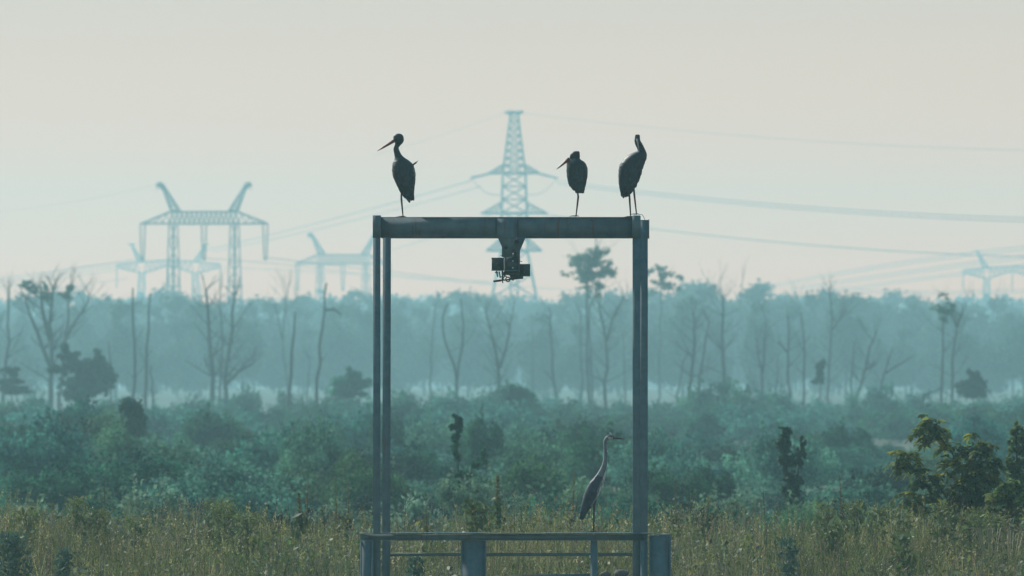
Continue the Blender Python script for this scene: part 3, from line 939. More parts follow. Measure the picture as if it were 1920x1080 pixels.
def line(pts, label, r=.06, Ya=1700, Yb=1700, bundle=1, gap=.5):
    """a conductor hanging through the given photo points, at distances Ya .. Yb"""
    xs_ = [p[0] for p in pts]; n = 40
    X0 = np.linspace(xs_[0] - (350 if xs_[0] < 0 else 0), xs_[-1] + (350 if xs_[-1] > 1900 else 0), n)
    c = np.polyfit(xs_, [p[1] for p in pts], min(2, len(pts) - 1))
    Q = []
    for x in X0:
        f = (x - xs_[0]) / (xs_[-1] - xs_[0])
        Q.append(P(x, np.polyval(c, x), Ya + (Yb - Ya) * f))
    mb = MB(Q[0])
    for b in range(bundle):
        mb.tube([q + Vector((0, 0, -gap * b)) for q in Q], r, 4)
    o = mb.build("power_line", M['wire'])
    tag(o, label, "power line", "power lines across the sky")
line([(884, 339.5), (780, 366), (640, 408), (500, 442), (380, 470)], "upper conductor falling left from the centre pylon's top crossarm", .09, 1690, 2250)
line([(902, 349), (780, 384), (640, 419), (520, 446), (400, 472)], "second conductor falling left just below the top one", .075, 1700, 2250)
line([(947, 212), (880, 236), (800, 262), (700, 292)], "very faint earth wire falling left from the centre pylon's tip", .035, 1700, 1950)
line([(981, 212), (1200, 238), (1500, 262), (1930, 282)], "faint highest wire running right from the centre pylon's tip", .035, 1700, 1400)
line([(1044, 338.5), (1200, 359), (1500, 386), (1930, 409)], "thick double conductor running right from the top crossarm", .075, 1680, 1300, 2, .5)
line([(1016, 400), (1230, 433), (1500, 456), (1850, 478), (1930, 483)], "conductor running right below the thick double one", .085, 1700, 1500, 1)
line([(920, 402), (880, 420), (800, 448), (700, 478), (600, 500)], "conductor falling left under the crossbeam of the gantry", .06, 1700, 2200)
line([(1440, 536), (1560, 512), (1700, 490), (1930, 461)], "topmost of the conductors rising to the right edge", .09, 2500, 1900, 2, .7)
line([(1480, 540), (1620, 520), (1780, 497), (1930, 477)], "middle of the conductors rising to the right edge", .09, 2500, 1900, 2, .7)
line([(1540, 545), (1680, 527), (1820, 508), (1930, 494)], "lowest of the conductors rising to the right edge", .08, 2500, 1950, 2, .6)
line([(1600, 542), (1750, 546), (1930, 543)], "upper level wire low over the right forest", .08, 2300, 2300)
line([(1600, 548), (1750, 551), (1930, 549)], "lower level wire low over the right forest", .08, 2300, 2300)
line([(-10, 524), (110, 508), (219, 492)], "upper wire rising from the left edge to the winged pylon", .08, 2300, 2300, 2, .9)
line([(-10, 540), (110, 523), (219, 506)], "middle wire rising from the left edge to the winged pylon", .07, 2300, 2300)
line([(30, 552), (150, 535), (240, 522)], "lowest wire rising towards the winged pylon from the left", .06, 2300, 2300)
line([(-10, 398), (140, 378), (295, 346)], "faint upper wire from the left edge to the portal pylon's horn", .013, 1500, 1500)
line([(264, 485), (160, 500), (30, 519)], "conductor from the portal pylon's left string to the edge", .06, 1500, 1700)
line([(499, 485), (560, 486), (700, 508), (930, 532)], "conductor from the portal pylon's right string towards the gantry", .06, 1500, 2000)
line([(382, 485), (480, 490), (560, 500), (700, 518)], "conductor from the portal pylon's middle string running right", .055, 1500, 2000)
line([(415, 500), (560, 512), (720, 514), (930, 530)], "wire from the winged pylon passing behind the gantry", .06, 2300, 2300)
line([(732, 517), (900, 532), (1180, 548)], "low wire crossing the opening of the gantry", .07, 2100, 2000)

# ------------------------------------------------------------------ steel gantry
Y0, Y1 = 100.0, 101.6          # front frame and rear frame
k0, k1 = K * Y0, K * Y1
def X(px, Yd=Y0): return (px - 960) * K * Yd
def Zp(py, Yd=Y0): return CZ + (720 - py) * K * Yd
gb = Vector((X(958), Y0, -.5))
gan = empty("steel_gantry", gb, "blue-grey steel gantry frame with a low base rail, standing before the grass bank", "steel gantry")
ZB = -.9

def hpost(x0p, x1p, Yd, topy, mat, tilt=0.0):
    """channel post: a web with two flanges"""
    m = MB(gb)
    x0, x1 = X(x0p, Yd), X(x1p, Yd)
    zt = Zp(topy, Yd)
    sh_ = tilt * K * Yd / (zt - ZB)
    w = x1 - x0
    m.box(x0, x1, Yd - .06, Yd - .048, ZB, zt, sh_)
    m.box(x0, x0 + .008, Yd - .0475, Yd + .06, ZB, zt - .002, sh_)
    m.box(x1 - .008, x1, Yd - .0475, Yd + .06, ZB, zt - .002, sh_)
    m.box(x0 + .0085, x1 - .0085, Yd + .0, Yd + .01, ZB, zt - .004, sh_)
    return m.build("post", mat, gan)
hpost(700, 713.5, Y0, 404.5, M['steel'], -.3)
hpost(1186, 1200, Y0, 404, M['steel'], 0)
hpost(716, 731, Y1, 414, M['steel'], 2.0)
hpost(1199.5, 1214.5, Y1, 414, M['steel'], 0)

def crossbeam(x0p, x1p, Yd, y0, y1, pitch=0.0):
    m = MB(gb)
    x0, x1 = X(x0p, Yd), X(x1p, Yd)
    zt, zb = Zp(y0, Yd), Zp(y1, Yd)
    m.box(x0, x1, Yd - .030, Yd - .018, zb + .010, zt - .006)            # web, facing the camera
    m.box(x0, x1, Yd - .038, Yd + .05, zt - .006, zt)                     # top flange
    m.box(x0, x1, Yd - .055, Yd + .05, zb, zb + .010)                     # bottom flange
    m.box(x0 + .002, x1 - .002, Yd - .050, Yd - .0302, zb + .022, zb + .030)  # angle welded along the foot
    return m.build("crossbeam", M['steel'], gan)
crossbeam(713.8, 1185.8, Y0, 407, 446)
crossbeam(716, 1216, Y1, 412.5, 447)
# end plates / caps
m = MB(gb)
m.box(X(699), X(714.5), Y0 - .064, Y0 - .0605, Zp(446), Zp(404))
m.build("splice_plate", M['steel'], gan)
m = MB(gb)
m.box(X(1185), X(1201), Y0 - .064, Y0 - .0605, Zp(447), Zp(405))
m.build("splice_plate", M['steel'], gan)
m = MB(gb)
m.box(X(1216.3, Y1), X(1217.3, Y1), Y1 - .06, Y1 + .06, Zp(448, Y1), Zp(411, Y1))
m.build("end_plate", M['steel'], gan)

# hanging bracket plates
m = MB(gb)
m.prism([(X(a), Zp(b)) for a, b in [(930, 410), (971, 410), (971, 441), (966, 449), (962, 462), (961, 482), (941, 482), (941, 463), (933.5, 446), (930, 438)]], Y0 - .048, Y0 - .040)
m.build("bracket_plate", M['steel'], gan)
m = MB(gb)
m.prism([(X(a, Y0 + .5), Zp(b, Y0 + .5)) for a, b in [(962, 446.5), (985, 446.5), (975, 470), (975, 508), (960, 508), (959, 470)]], Y0 + .5, Y0 + .508)
m.build("bracket_plate", M['steel'], gan)
m = MB(gb)                       # cross ties carrying both plates
m.box(X(944), X(972, Y0 + .5), Y0 - .0395, Y0 + .4995, Zp(452), Zp(449))
m.build("tie_plate", M['steel_dark'], gan)

def disc(m, px, py, Yd, r, th=.012, n=14):
    c = Vector((X(px, Yd), Yd, Zp(py, Yd)))
    m.tube([c, c - Vector((0, th, 0))], r, n)
for (px, py, Yd) in ((948.5, 463, Y0 - .048), (963.5, 471, Y0 - .048)):
    m = MB(gb)
    disc(m, px, py, Yd, .021, .006); disc(m, px, py, Yd - .006, .012, .012, 6)
    m.build("pivot_bolt", M['steel_dark'], gan)

for (a, b, c_, d, yd) in ((930, 411, 930, 438, Y0 - .049), (971, 411, 971, 441, Y0 - .049)):  # dark strips standing in for shade along the bracket plate's side edges
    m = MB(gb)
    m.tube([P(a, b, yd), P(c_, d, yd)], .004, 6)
    m.build("edge_shade_strip", M['steel_dark'], gan)
# base: rail, legs, lower rail
def wavy_flange(m, x0p, x1p, yp, Yd):
    n = 60; top, bot = [], []
    for i in range(n + 1):
        x = x0p + (x1p - x0p) * i / n
        dip = .6 * math.sin(x * .021) + .35 * math.sin(x * .09)
        if x > 1235: dip += (1.5 + math.sin((x - 1230) * .12)) * 1.0
        top.append((X(x, Yd), Zp(yp + dip, Yd)))
    pts = top + [(a, b - .010) for a, b in reversed(top)]
    m.prism(pts, Yd - .13, Yd + .10)
m = MB(gb)
wavy_flange(m, 674, 1257, 999, Y0)
m.box(X(676), X(1212), Y0 - .075, Y0 - .065, Zp(1012), Zp(1001.6))
m.box(X(676), X(1212), Y0 - .10, Y0 - .0655, Zp(1013.2), Zp(1012.1))
m.build("base_rail", M['steel'], gan)
for px in (690.5, 946.5, 1207.5):
    m = MB(gb); m.box(X(px), X(px + 1.3), Y0 - .125, Y0 - .0755, Zp(1011.8), Zp(1002)); m.build("stiffener", M['steel'], gan)
def leg(x0p, x1p, y0p, Yd, dy=-.10, ribs=True):
    m = MB(gb)
    x0, x1 = X(x0p, Yd), X(x1p, Yd)
    m.box(x0, x1, Yd + dy, Yd + dy + .012, ZB, Zp(y0p, Yd))
    if ribs:
        m.box(x0 - .004, x0 + .012, Yd + dy - .02, Yd + dy - .0002, ZB, Zp(y0p + 1, Yd))
        m.box(x1 - .012, x1 + .004, Yd + dy - .02, Yd + dy - .0002, ZB, Zp(y0p + 1, Yd))
    m.box(x0 + .001, x0 + .009, Yd + dy + .0122, Yd + dy + .14, ZB, Zp(y0p, Yd))
    m.box(x1 - .009, x1 - .001, Yd + dy + .0122, Yd + dy + .14, ZB, Zp(y0p, Yd))
    m.build("leg", M['steel'], gan)
leg(676.5, 699, 1013.5, Y0)
leg(865, 911, 1013.5, Y0, -.08)
leg(1107, 1120, 1013.5, Y0, -.08, False)
leg(1217, 1257, 1003.5, Y0, -.12)
leg(1200.5, 1212, 1013.5, Y0, -.10, False)
m = MB(gb); m.box(X(731.5), X(1185.5), Y0 + .10, Y0 + .14, Zp(1043), Zp(1037)); m.build("lower_rail", M['steel'], gan)
m = MB(gb); m.prism([(X(925), Zp(1079)), (X(1106), Zp(1075)), (X(1106), Zp(1081)), (X(925), Zp(1085))], Y0 - .04, Y0 + .0); m.build("lower_rail", M['steel'], gan)
m = MB(gb); m.box(X(1104.5), X(1107.3), Y0 - .09, Y0 - .081, Zp(1018), Zp(1012.5)); m.build("white_clip", M['white'], gan)
m = MB(gb); m.box(X(1105), X(1107.3), Y0 - .09, Y0 - .081, Zp(1046), Zp(1041)); m.build("white_clip", M['white'], gan)
# wire loop at the top right corner
m = MB(gb)
m.tube([P(1199 + 10 * f, 403 + 9 * f * f - 2.5 * math.sin(f * 3.1), Y0 + .1) for f in [i / 8 for i in range(9)]], .003, 5)
m.build("wire_loop", M['rust'], gan)

# ------------------------------------------------------------------ hoist trolley hanging from the bracket
YT = Y0 + .22
hb = P(955, 482, YT)
hoist = empty("hoist_trolley", hb, "dark trolley of steel boxes and a ringed rod hanging from the gantry's bracket", "hoist trolley")
def hbox(x0, x1, y0, y1, ya, yb, name, mat):
    m = MB(hb)
    m.box(X(x0, YT), X(x1, YT), YT + ya, YT + yb, Zp(y1, YT), Zp(y0, YT))
    return m.build(name, mat, hoist)
hbox(922, 945, 484, 507, -.10, .06, "left_box" if 0 else "side_box", M['steel_dark'])
hbox(945.4, 974, 482.5, 509, -.16, .10, "centre_box", M['steel_dark'])
hbox(974.4, 994, 495, 518, -.02, .16, "side_box", M['steel_dark'])
m = MB(hb)
m.box(X(921.3, YT), X(945, YT), YT - .106, YT - .1005, Zp(485.5, YT), Zp(483.3, YT)); m.box(X(921.3, YT), X(945, YT), YT - .106, YT - .1005, Zp(508, YT), Zp(506, YT))
m.box(X(945.6, YT), X(948, YT), YT - .168, YT - .1605, Zp(509, YT), Zp(482.5, YT)); m.box(X(972, YT), X(974, YT), YT - .168, YT - .1605, Zp(509, YT), Zp(482.5, YT))
m.box(X(948.2, YT), X(971.8, YT), YT - .168, YT - .1605, Zp(509, YT), Zp(506.5, YT))
m.build("edge_trim", M['steel'], hoist)
for py in (489.5, 502):
    m = MB(hb); disc(m, 961.5, py, YT - .161, .009, .006); m.build("bright_bolt", M['glass_dot'], hoist)
for px, py in ((983, 501), (983, 511), (931, 494), (936, 502)):
    m = MB(hb); disc(m, px, py, YT - (.021 if px > 960 else .101), .010, .006, 6); m.build("bolt", M['steel'], hoist)
m = MB(hb)
a, b = P(925, 527.5, YT), P(980, 521, YT)
m.tube([a, a.lerp(b, .27)], .012, 8); m.tube([a.lerp(b, .27), b], .008, 8)
m.build("rod", M['rust'], hoist)
m = MB(hb)                        # the ring
c = P(952.3, 523.7, YT - .03)
ring = [c + Vector((math.cos(t) * .023, 0, math.sin(t) * .023)) for t in [2 * math.pi * i / 20 for i in range(20)]]
vs, fs = [], []
for i in range(20):
    d = (ring[i] - c).normalized()
    for k_ in range(6):
        an = 2 * math.pi * k_ / 6
        vs.append(ring[i] + d * math.cos(an) * .0065 + Vector((0, math.sin(an) * .0065, 0)))
for i in range(20):
    for k_ in range(6):
        fs.append([i * 6 + k_, i * 6 + (k_ + 1) % 6, ((i + 1) % 20) * 6 + (k_ + 1) % 6, ((i + 1) % 20) * 6 + k_])
m.add(vs, fs)
m.build("ring", M['rust'], hoist, smooth=True)
m = MB(hb)
for (xa, ya, xb, yb, r) in ((931, 508, 933, 519, .004), (936, 509, 938, 521, .004), (942, 508, 943, 526, .006), (947, 508, 946, 519, .004), (928, 511, 934, 511.5, .004),
                            (962, 509, 962, 526, .006), (966, 509, 967, 522, .007), (944, 515, 950, 519, .004), (941, 522, 943, 531, .004), (939, 519, 946, 520, .004), (972, 509, 971, 522, .012), (955, 510, 958, 520, .005)):
    m.tube([P(xa, ya, YT), P(xb, yb, YT)], r * 1.6, 6)
m.box(X(944, YT), X(972, YT), YT - .05, YT + .06, Zp(515.5, YT), Zp(509.3, YT))
m.box(X(957, YT), X(970, YT), YT - .02, YT + .04, Zp(523, YT), Zp(515.6, YT))
m.box(X(970.5, YT), X(981, YT), YT - .03, YT + .05, Zp(523, YT), Zp(518.2, YT))
m.tube([P(938.5, 478.5, YT), P(943, 481, YT)], .004, 5); m.tube([P(974, 489.5, YT), P(979, 490.5, YT)], .004, 5)
m.tube([P(949, 470, YT), P(949, 483, YT)], .03, 8); m.tube([P(966, 474, YT), P(966, 484, YT)], .03, 8)
m.build("linkage", M['steel_dark'], hoist)

# ------------------------------------------------------------------ birds
def catmull(R, m):
    R = np.array(R, float); n = len(R); out = []
    for i in range(n - 1):
        p0, p1, p2, p3 = R[max(i - 1, 0)], R[i], R[i + 1], R[min(i + 2, n - 1)]
        for j in range(m):
            t = j / m
            out.append(.5 * ((2 * p1) + (-p0 + p2) * t + (2 * p0 - 5 * p1 + 4 * p2 - p3) * t * t + (-p0 + 3 * p1 - 3 * p2 + p3) * t ** 3))
    out.append(R[-1])
    return np.array(out)

def loft(mb, R, n=18, jag=0.0, seed=1):
    """R rows: x, y, z centre, a (half width along the outline), b (half depth), tx, tz = direction of the width"""
    rs_ = random.Random(seed)
    vs, fs = [], []
    for r in R:
        x, y, z, a, b, tx, tz = r
        for k_ in range(n):
            t = 2 * math.pi * k_ / n
            ca, sa = math.cos(t), math.sin(t)
            j = 1 + rs_.uniform(-jag, jag)
            vs.append((x + tx * a * ca * j, y + b * sa * j, z + tz * a * ca * j))
    for i in range(len(R) - 1):
        for k_ in range(n):
            p, q = i * n + k_, i * n + (k_ + 1) % n
            fs.append([p, p + n, q + n, q])
    fs.append(list(range(n))); fs.append([(len(R) - 1) * n + k_ for k_ in range(n - 1, -1, -1)])
    mb.add(vs, fs)

def slices(rows, ox, oy, sc, Yd, depth):
    """rows: crop y, x left, x right, depth ratio, y offset (m)"""
    R = []
    for (cy, xl, xr, dr, yo) in rows:
        px, py = ox + (xl + xr) / 2 / sc, oy + cy / sc
        p = P(px, py, Yd)
        a = (xr - xl) / 2 / sc * K * Yd
        R.append((p.x, Yd + yo, p.z, a, max(a * dr, .003), 1, 0))
    return R

def bird_leg(root, origin, pts, r0, r1, toes=True, mat=None, knee=None):
    m = MB(origin)
    n = len(pts)
    rad = [r0 + (r1 - r0) * i / (n - 1) for i in range(n)]
    if knee is not None: rad[knee] *= 1.5
    m.tube(pts, rad, 8)
    if toes:
        f = Vector(pts[-1])
        for a in (-2.6, -2.0, -3.2, .5):
            L = .075 if a < 0 else .04
            e = f + Vector((math.cos(a) * L, math.sin(a) * L, -.001))
            m.tube([f + Vector((0, 0, .007)), f.lerp(e, .5) + Vector((0, 0, .009)), e + Vector((0, 0, .003))], [.007, .005, .002], 5)
    return m.build("leg", mat or M['leg'], root, smooth=True)

def col_body(mb, fn):
    return np.array([fn(Vector(v) + mb.o) for v in mb.v])

BLK = (.012, .030, .042)
def stork(label, rows, ox, oy, sc, bill, bill_r, legs, patch, tail, Yd, pale_bill=False, eye=None, wing=(.25, .93), extra=None):
    def C(cx_, cy_, Yq=None): return P(ox + cx_ / sc, oy + cy_ / sc, Yq or Yd)
    fl = legs[0][-1]
    base = C(fl[0], fl[1])
    root = empty("black_stork", base, label, "stork", "black storks on the gantry's crossbeam")
    R = catmull(slices(rows, ox, oy, sc, Yd, .8), 5)
    R[:, 3] = np.maximum(R[:, 3], .004); R[:, 4] = np.maximum(R[:, 4], .003)
    m = MB(base); loft(m, R, 20, .02)
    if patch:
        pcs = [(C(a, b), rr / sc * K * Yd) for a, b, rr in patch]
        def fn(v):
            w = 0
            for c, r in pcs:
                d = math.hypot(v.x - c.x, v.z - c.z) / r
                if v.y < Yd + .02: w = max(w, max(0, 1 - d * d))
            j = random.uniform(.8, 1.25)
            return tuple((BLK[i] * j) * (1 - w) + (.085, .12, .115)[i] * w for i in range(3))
    else:
        fn = lambda v: tuple(c * random.uniform(.8, 1.25) for c in BLK)
    m.build("body", M['plumage'], root, True, col_body(m, fn))
    # folded wings, lying proud of the body on both sides
    zr = [R[0][2], R[-1][2]]
    body = [r for r in R if r[2] < C(0, wing[0]).z and r[2] > C(0, wing[1]).z]
    for sgn in (-1, 1):
        W = []
        for i, r in enumerate(body):
            f = i / (len(body) - 1)
            e = math.sin(math.pi * min(1, .08 + f * .98)) ** .45 if f < .5 else (max(0, 1 - ((f - .5) / .5) ** 3.0)) ** .7
            W.append((r[0] + r[3] * .10, r[1] + sgn * r[4] * .42, r[2], max(.004, r[3] * .84 * e), max(.003, r[4] * .70 * e), 1, 0))
        mw = MB(base); loft(mw, W, 16, .05, 3)
        cw = list(col_body(mw, lambda v: tuple(c * random.uniform(.7, 1.5) for c in BLK)))
        rf = random.Random(int(base.x * 100) + sgn)
        for i in range(3, int(len(body) * .80), 2):          # overlapping wing feathers
            r_ = body[i]; f = i / len(body)
            e = 1 if f < .6 else max(.35, 1 - (f - .6) * 1.5)
            nf = max(3, int(r_[3] * 2 / .022))
            for q in range(nf):
                u_ = (q + .5 + rf.uniform(-.3, .3)) / nf * 1.7 - .85
                cx_, sy_ = u_ * .95 * e, math.sqrt(max(0.02, 1 - u_ * u_))
                p_ = Vector((r_[0] + r_[3] * .08 + r_[3] * cx_, r_[1] + sgn * (r_[4] * 1.15 * sy_ * e + .003), r_[2] + rf.uniform(-.008, .008)))
                L_, w_ = rf.uniform(.045, .075) * (1.1 - f * .35), rf.uniform(.009, .014)
                dx_ = -u_ * .012 + rf.uniform(-.006, .006)
                o_ = sgn * .006
                mw.add([p_, p_ + Vector((dx_ * .5 - w_, o_ * .5, -L_ * .5)), p_ + Vector((dx_ * .9 - w_ * .6, o_, -L_ * .9)), p_ + Vector((dx_, o_, -L_)), p_ + Vector((dx_ * .9 + w_ * .6, o_, -L_ * .9)), p_ + Vector((dx_ * .5 + w_, o_ * .5, -L_ * .5))],
                       [[0, 1, 2, 5], [5, 2, 3, 4]])
                tn = rf.uniform(.5, 2.1)
                cw += [np.array(BLK) * tn * (.7 + .5 * (k_ > 1)) for k_ in range(6)]
        mw.build("wing", M['plumage'], root, False, np.array(cw))
    # tail feathers
    m = MB(base)
    for i, (a, b, c_, d, w) in enumerate(tail):
        p, q = C(a, b, Yd + .02 * (i % 3 - 1)), C(c_, d, Yd + .02 * (i % 3 - 1))
        ww = w / sc * K * Yd
        m.tube([p, p.lerp(q, .7), q], [ww * .6, ww, ww * .25], 6)
    m.build("tail", M['plumage'], root, False, col_body(m, lambda v: tuple(c * random.uniform(.7, 1.3) for c in BLK)))
    m = MB(base)
    a, b = C(*bill[0], Yd + bill[2]), C(*bill[1], Yd + bill[3])
    r = bill_r / sc * K * Yd
    m.tube([a, a.lerp(b, .3), a.lerp(b, .7), b], [r * 1.25, r * 1.05, r * .7, r * .15], 8)
    m.build("bill", M['bill_pale'] if pale_bill else M['bill'], root, smooth=True)
    if eye:
        for sg in (-1, 1):
            m = MB(base); c = C(*eye); c.y = Yd + sg * .038
            m.tube([c - Vector((0, .006, 0)), c, c + Vector((0, .006, 0))], [.003, .006, .003], 8); m.build("eye", M['eye'], root, smooth=True)
    for j, lg in enumerate(legs):
        yo = (j - .5 * (len(legs) - 1)) * -.04
        bird_leg(root, base, [C(x, y, Yd) + Vector((0, yo, 0)) for x, y in lg[:-1]] + [C(*lg[-1], Yd) + Vector((0, yo, 0))], .0085, .0060, knee=1)
    if extra: extra(root, base, C)
    return root

YS = 100.0
def feather1(root, base, C):
    m = MB(base)
    m.tube([C(535, 440), C(560, 420), C(575, 405), C(602, 386)], [.010, .009, .004, .001], 6)
    m.tube([C(550, 432), C(572, 420), C(588, 404)], [.006, .005, .001], 5)
    m.build("loose_feather", M['bark'], root)
stork("black stork at left, neck raised, one loose feather sticking up from its back",
      [(66, 350, 380, .7, -.01), (78, 320, 405, .8, -.01), (100, 304, 421, .75, -.01), (130, 302, 428, .72, -.01), (160, 315, 424, .72, -.01), (185, 322, 408, .75, -.01), (205, 316, 388, .8, 0), (235, 305, 366, .9, 0),
       (270, 304, 376, .9, 0), (310, 312, 395, .9, 0), (345, 318, 425, .85, 0), (375, 314, 470, .8, 0), (405, 300, 510, .8, 0), (440, 290, 540, .8, 0), (500, 286, 560, .8, 0), (560, 292, 567, .8, 0), (620, 312, 566, .8, 0),
       (680, 340, 560, .78, 0), (740, 370, 552, .72, 0), (790, 396, 550, .65, .0), (830, 430, 552, .5, 0), (862, 480, 545, .3, 0)],
      690, 240, 6.354, ((318, 148), (112, 274), -.02, -.06), 16, [[(395, 775), (398, 845), (418, 1062)]],
      [(348, 372, 26), (330, 440, 26), (340, 400, 22)], [(470, 800, 498, 892, 20), (505, 800, 520, 868, 18), (530, 790, 545, 866, 14), (450, 790, 480, 872, 14)], YS, eye=(345, 120), wing=(370, 855), extra=feather1)
stork("black stork in the middle, hunched with bill resting down, standing on one leg",
      [(104, 365, 425, .7, -.02), (118, 332, 437, .75, -.02), (145, 306, 440, .72, -.02), (175, 296, 444, .7, -.02), (205, 288, 440, .72, -.01), (222, 270, 450, .75, 0), (240, 256, 478, .8, 0), (265, 248, 512, .8, 0), (310, 247, 540, .82, 0),
       (360, 248, 552, .82, 0), (420, 250, 555, .82, 0), (480, 254, 550, .82, 0), (540, 266, 540, .82, 0), (590, 282, 530, .8, 0), (630, 312, 518, .78, 0), (665, 352, 508, .7, 0), (695, 388, 504, .55, 0), (712, 425, 492, .35, 0)],
      1030, 270, 7.711, ((288, 212), (106, 366), -.04, -.08), 20, [[(408, 690), (418, 765), (385, 1050)]],
      [(318, 255, 50), (285, 320, 44), (350, 232, 34)], [(470, 640, 482, 716, 18), (490, 640, 498, 712, 12), (505, 630, 512, 668, 8), (440, 640, 452, 712, 16), (290, 560, 292, 618, 8), (330, 600, 342, 668, 9)], YS, eye=(345, 165), wing=(255, 700))
stork("black stork at right, head turned down preening, standing on both legs",
      [(61, 256, 284, .8, -.05), (68, 249, 292, .85, -.05), (90, 246, 294, .85, -.05), (115, 243, 297, .8, -.05), (140, 247, 312, .7, -.02), (165, 256, 326, .65, 0), (190, 268, 338, .65, 0), (210, 270, 347, .7, 0), (222, 245, 352, .7, 0), (238, 205, 356, .7, 0),
       (262, 168, 358, .72, 0), (290, 140, 352, .75, 0), (320, 118, 338, .78, 0), (350, 104, 322, .8, 0), (385, 98, 317, .8, 0), (425, 95, 308, .8, 0), (465, 95, 294, .8, 0), (505, 97, 276, .8, 0), (545, 103, 252, .78, 0), (580, 110, 232, .7, 0), (610, 118, 208, .55, 0), (632, 128, 185, .35, 0)],
      1140, 240, 4.909, ((267, 100), (286, 216), -.13, -.10), 7, [[(238, 545), (241, 600), (263, 798)], [(196, 600), (199, 660), (209, 822)]],
      None, [(140, 590, 143, 648, 14), (160, 590, 165, 640, 14), (125, 580, 125, 632, 10), (185, 590, 195, 634, 12)], YS, pale_bill=True, wing=(250, 630))

# grey heron
YH = 100.02
ho, hs, hy = 1040, 4.91, 790
def H_(cx_, cy_, dy=0.0): return P(ho + cx_ / hs, hy + cy_ / hs, YH + dy)
hbase = H_(358, 1020)
her = empty("grey_heron", hbase, "grey heron with long raised neck and white crest, on the base rail", "heron")
path = [(247, 905, 14, .5), (254, 880, 24, .5), (264, 840, 32, .6), (288, 785, 45, .7), (318, 720, 58, .75), (345, 655, 64, .8), (372, 595, 60, .8), (398, 545, 46, .85), (422, 500, 36, .9), (441, 455, 29, .95), (457, 410, 24, 1),
        (466, 365, 21, 1), (470, 320, 19, 1), (470, 275, 18, 1), (466, 230, 18, 1), (465, 198, 18, 1), (473, 170, 19, 1), (490, 154, 20, .9), (512, 150, 18, .85), (535, 151, 13, .8), (548, 153, 9, .8)]
pp = catmull([(a, b, w, d) for a, b, w, d in path], 5)
R = []
for i in range(len(pp)):
    a, b = pp[max(i - 1, 0)], pp[min(i + 1, len(pp) - 1)]
    dx, dz = b[0] - a[0], -(b[1] - a[1]); L = math.hypot(dx, dz) or 1
    q = H_(pp[i][0], pp[i][1]); w = pp[i][2] / hs * K * YH
    R.append((q.x, q.y, q.z, w, w * pp[i][3], dz / L, -dx / L))
m = MB(hbase); loft(m, R, 18, .01)
n_r = len(R)
cols = np.zeros((len(m.v), 3))
for i in range(n_r):
    f = i / (n_r - 1)
    for k_ in range(18):
        t = 2 * math.pi * k_ / 18
        front = math.cos(t)             # +1 = front (throat) side of the neck, -1 = back
        if f < .40: c = np.array((.045, .065, .095)) if f > .10 else np.array((.02, .028, .04))
        elif f < .86: c = np.array((.16, .20, .225))
        else: c = np.array((.50, .53, .55)) if front > -.4 else np.array((.12, .13, .15))
        if f > .33 and f < .86 and front > .82: c = np.array((.42, .44, .46))
        if f > .30 and front < -.93: c = np.array((.34, .36, .38))  # sunlit rim on upper back and neck, painted into the plumage colour
        if .16 < f < .42 and front > .55: c = np.array((.26, .29, .32))
        cols[i * 18 + k_] = c * random.uniform(.88, 1.12)
heron_mat = tone_mat("heron_plumage", .7, 0, .3, bump=.3)
m.build("body", heron_mat, her, True, cols)
for sg in (-1, 1):
    W = []
    for i, (a, b, w) in enumerate([(262, 880, 14), (272, 840, 22), (292, 780, 34), (318, 720, 45), (342, 665, 50), (366, 610, 44), (384, 570, 32), (394, 545, 16)]):
        q = H_(a, b); w = w / hs * K * YH
        W.append((q.x, q.y + sg * w * .55, q.z, w, w * .5, .86, -.5))
    W = catmull(W, 4)
    mw = MB(hbase); loft(mw, W, 14, .03)
    mw.build("wing", heron_mat, her, True, np.array([np.array((.030, .045, .070)) * random.uniform(.75, 1.25) for _ in mw.v]))
m = MB(hbase)
for (a, b, c_, d, w) in ((405, 535, 422, 580, 5), (372, 520, 345, 555, 4), (440, 545, 452, 605, 4), (470, 450, 455, 560, 5), (462, 470, 440, 580, 5), (484, 268, 486, 285, 5), (415, 640, 385, 715, 5), (425, 600, 405, 680, 6)):
    m.tube([H_(a, b, -.03), H_((a + c_) / 2, (b + d) / 2, -.035), H_(c_, d, -.03)], [.002, w / hs * K * YH, .002], 6)
m.build("white_plumes", M['white'], her)
m = MB(hbase)
m.tube([H_(508, 102), H_(516, 115), H_(530, 131)], [.001, .009, .007], 6)
m.build("crest", M['white'], her)
m = MB(hbase)
m.tube([H_(474, 150), H_(500, 136), H_(530, 137), H_(548, 146)], [.004, .013, .013, .006], 8)
m.build("dark_cap", M['steel_dark'], her, smooth=True)
m = MB(hbase)
m.tube([H_(535, 152), H_(580, 156), H_(620, 160), H_(652, 163)], [.0155, .013, .008, .001], 8)
m.build("bill", M['heron_bill'], her, smooth=True)
for sg in (-1, 1):
    m = MB(hbase); c = H_(520, 146, sg * .019)
    m.tube([c - Vector((0, .004, 0)), c, c + Vector((0, .004, 0))], [.002, .004, .002], 8); m.build("eye", M['eye'], her)
m = MB(hbase)
for i, (a, b, c_, d) in enumerate(((240, 850, 228, 895), (255, 850, 243, 906), (268, 850, 262, 905), (280, 830, 278, 893), (320, 770, 318, 812), (340, 750, 335, 792))):
    m.tube([H_(a, b), H_((a + c_) / 2, (b + d) / 2), H_(c_, d)], [.010, .010, .003], 6)
m.build("tail", M['steel_dark'], her)
bird_leg(her, hbase, [H_(372, 715), H_(364, 770), H_(361, 850), H_(358, 1019)], .017, .0075, mat=M['leg'])

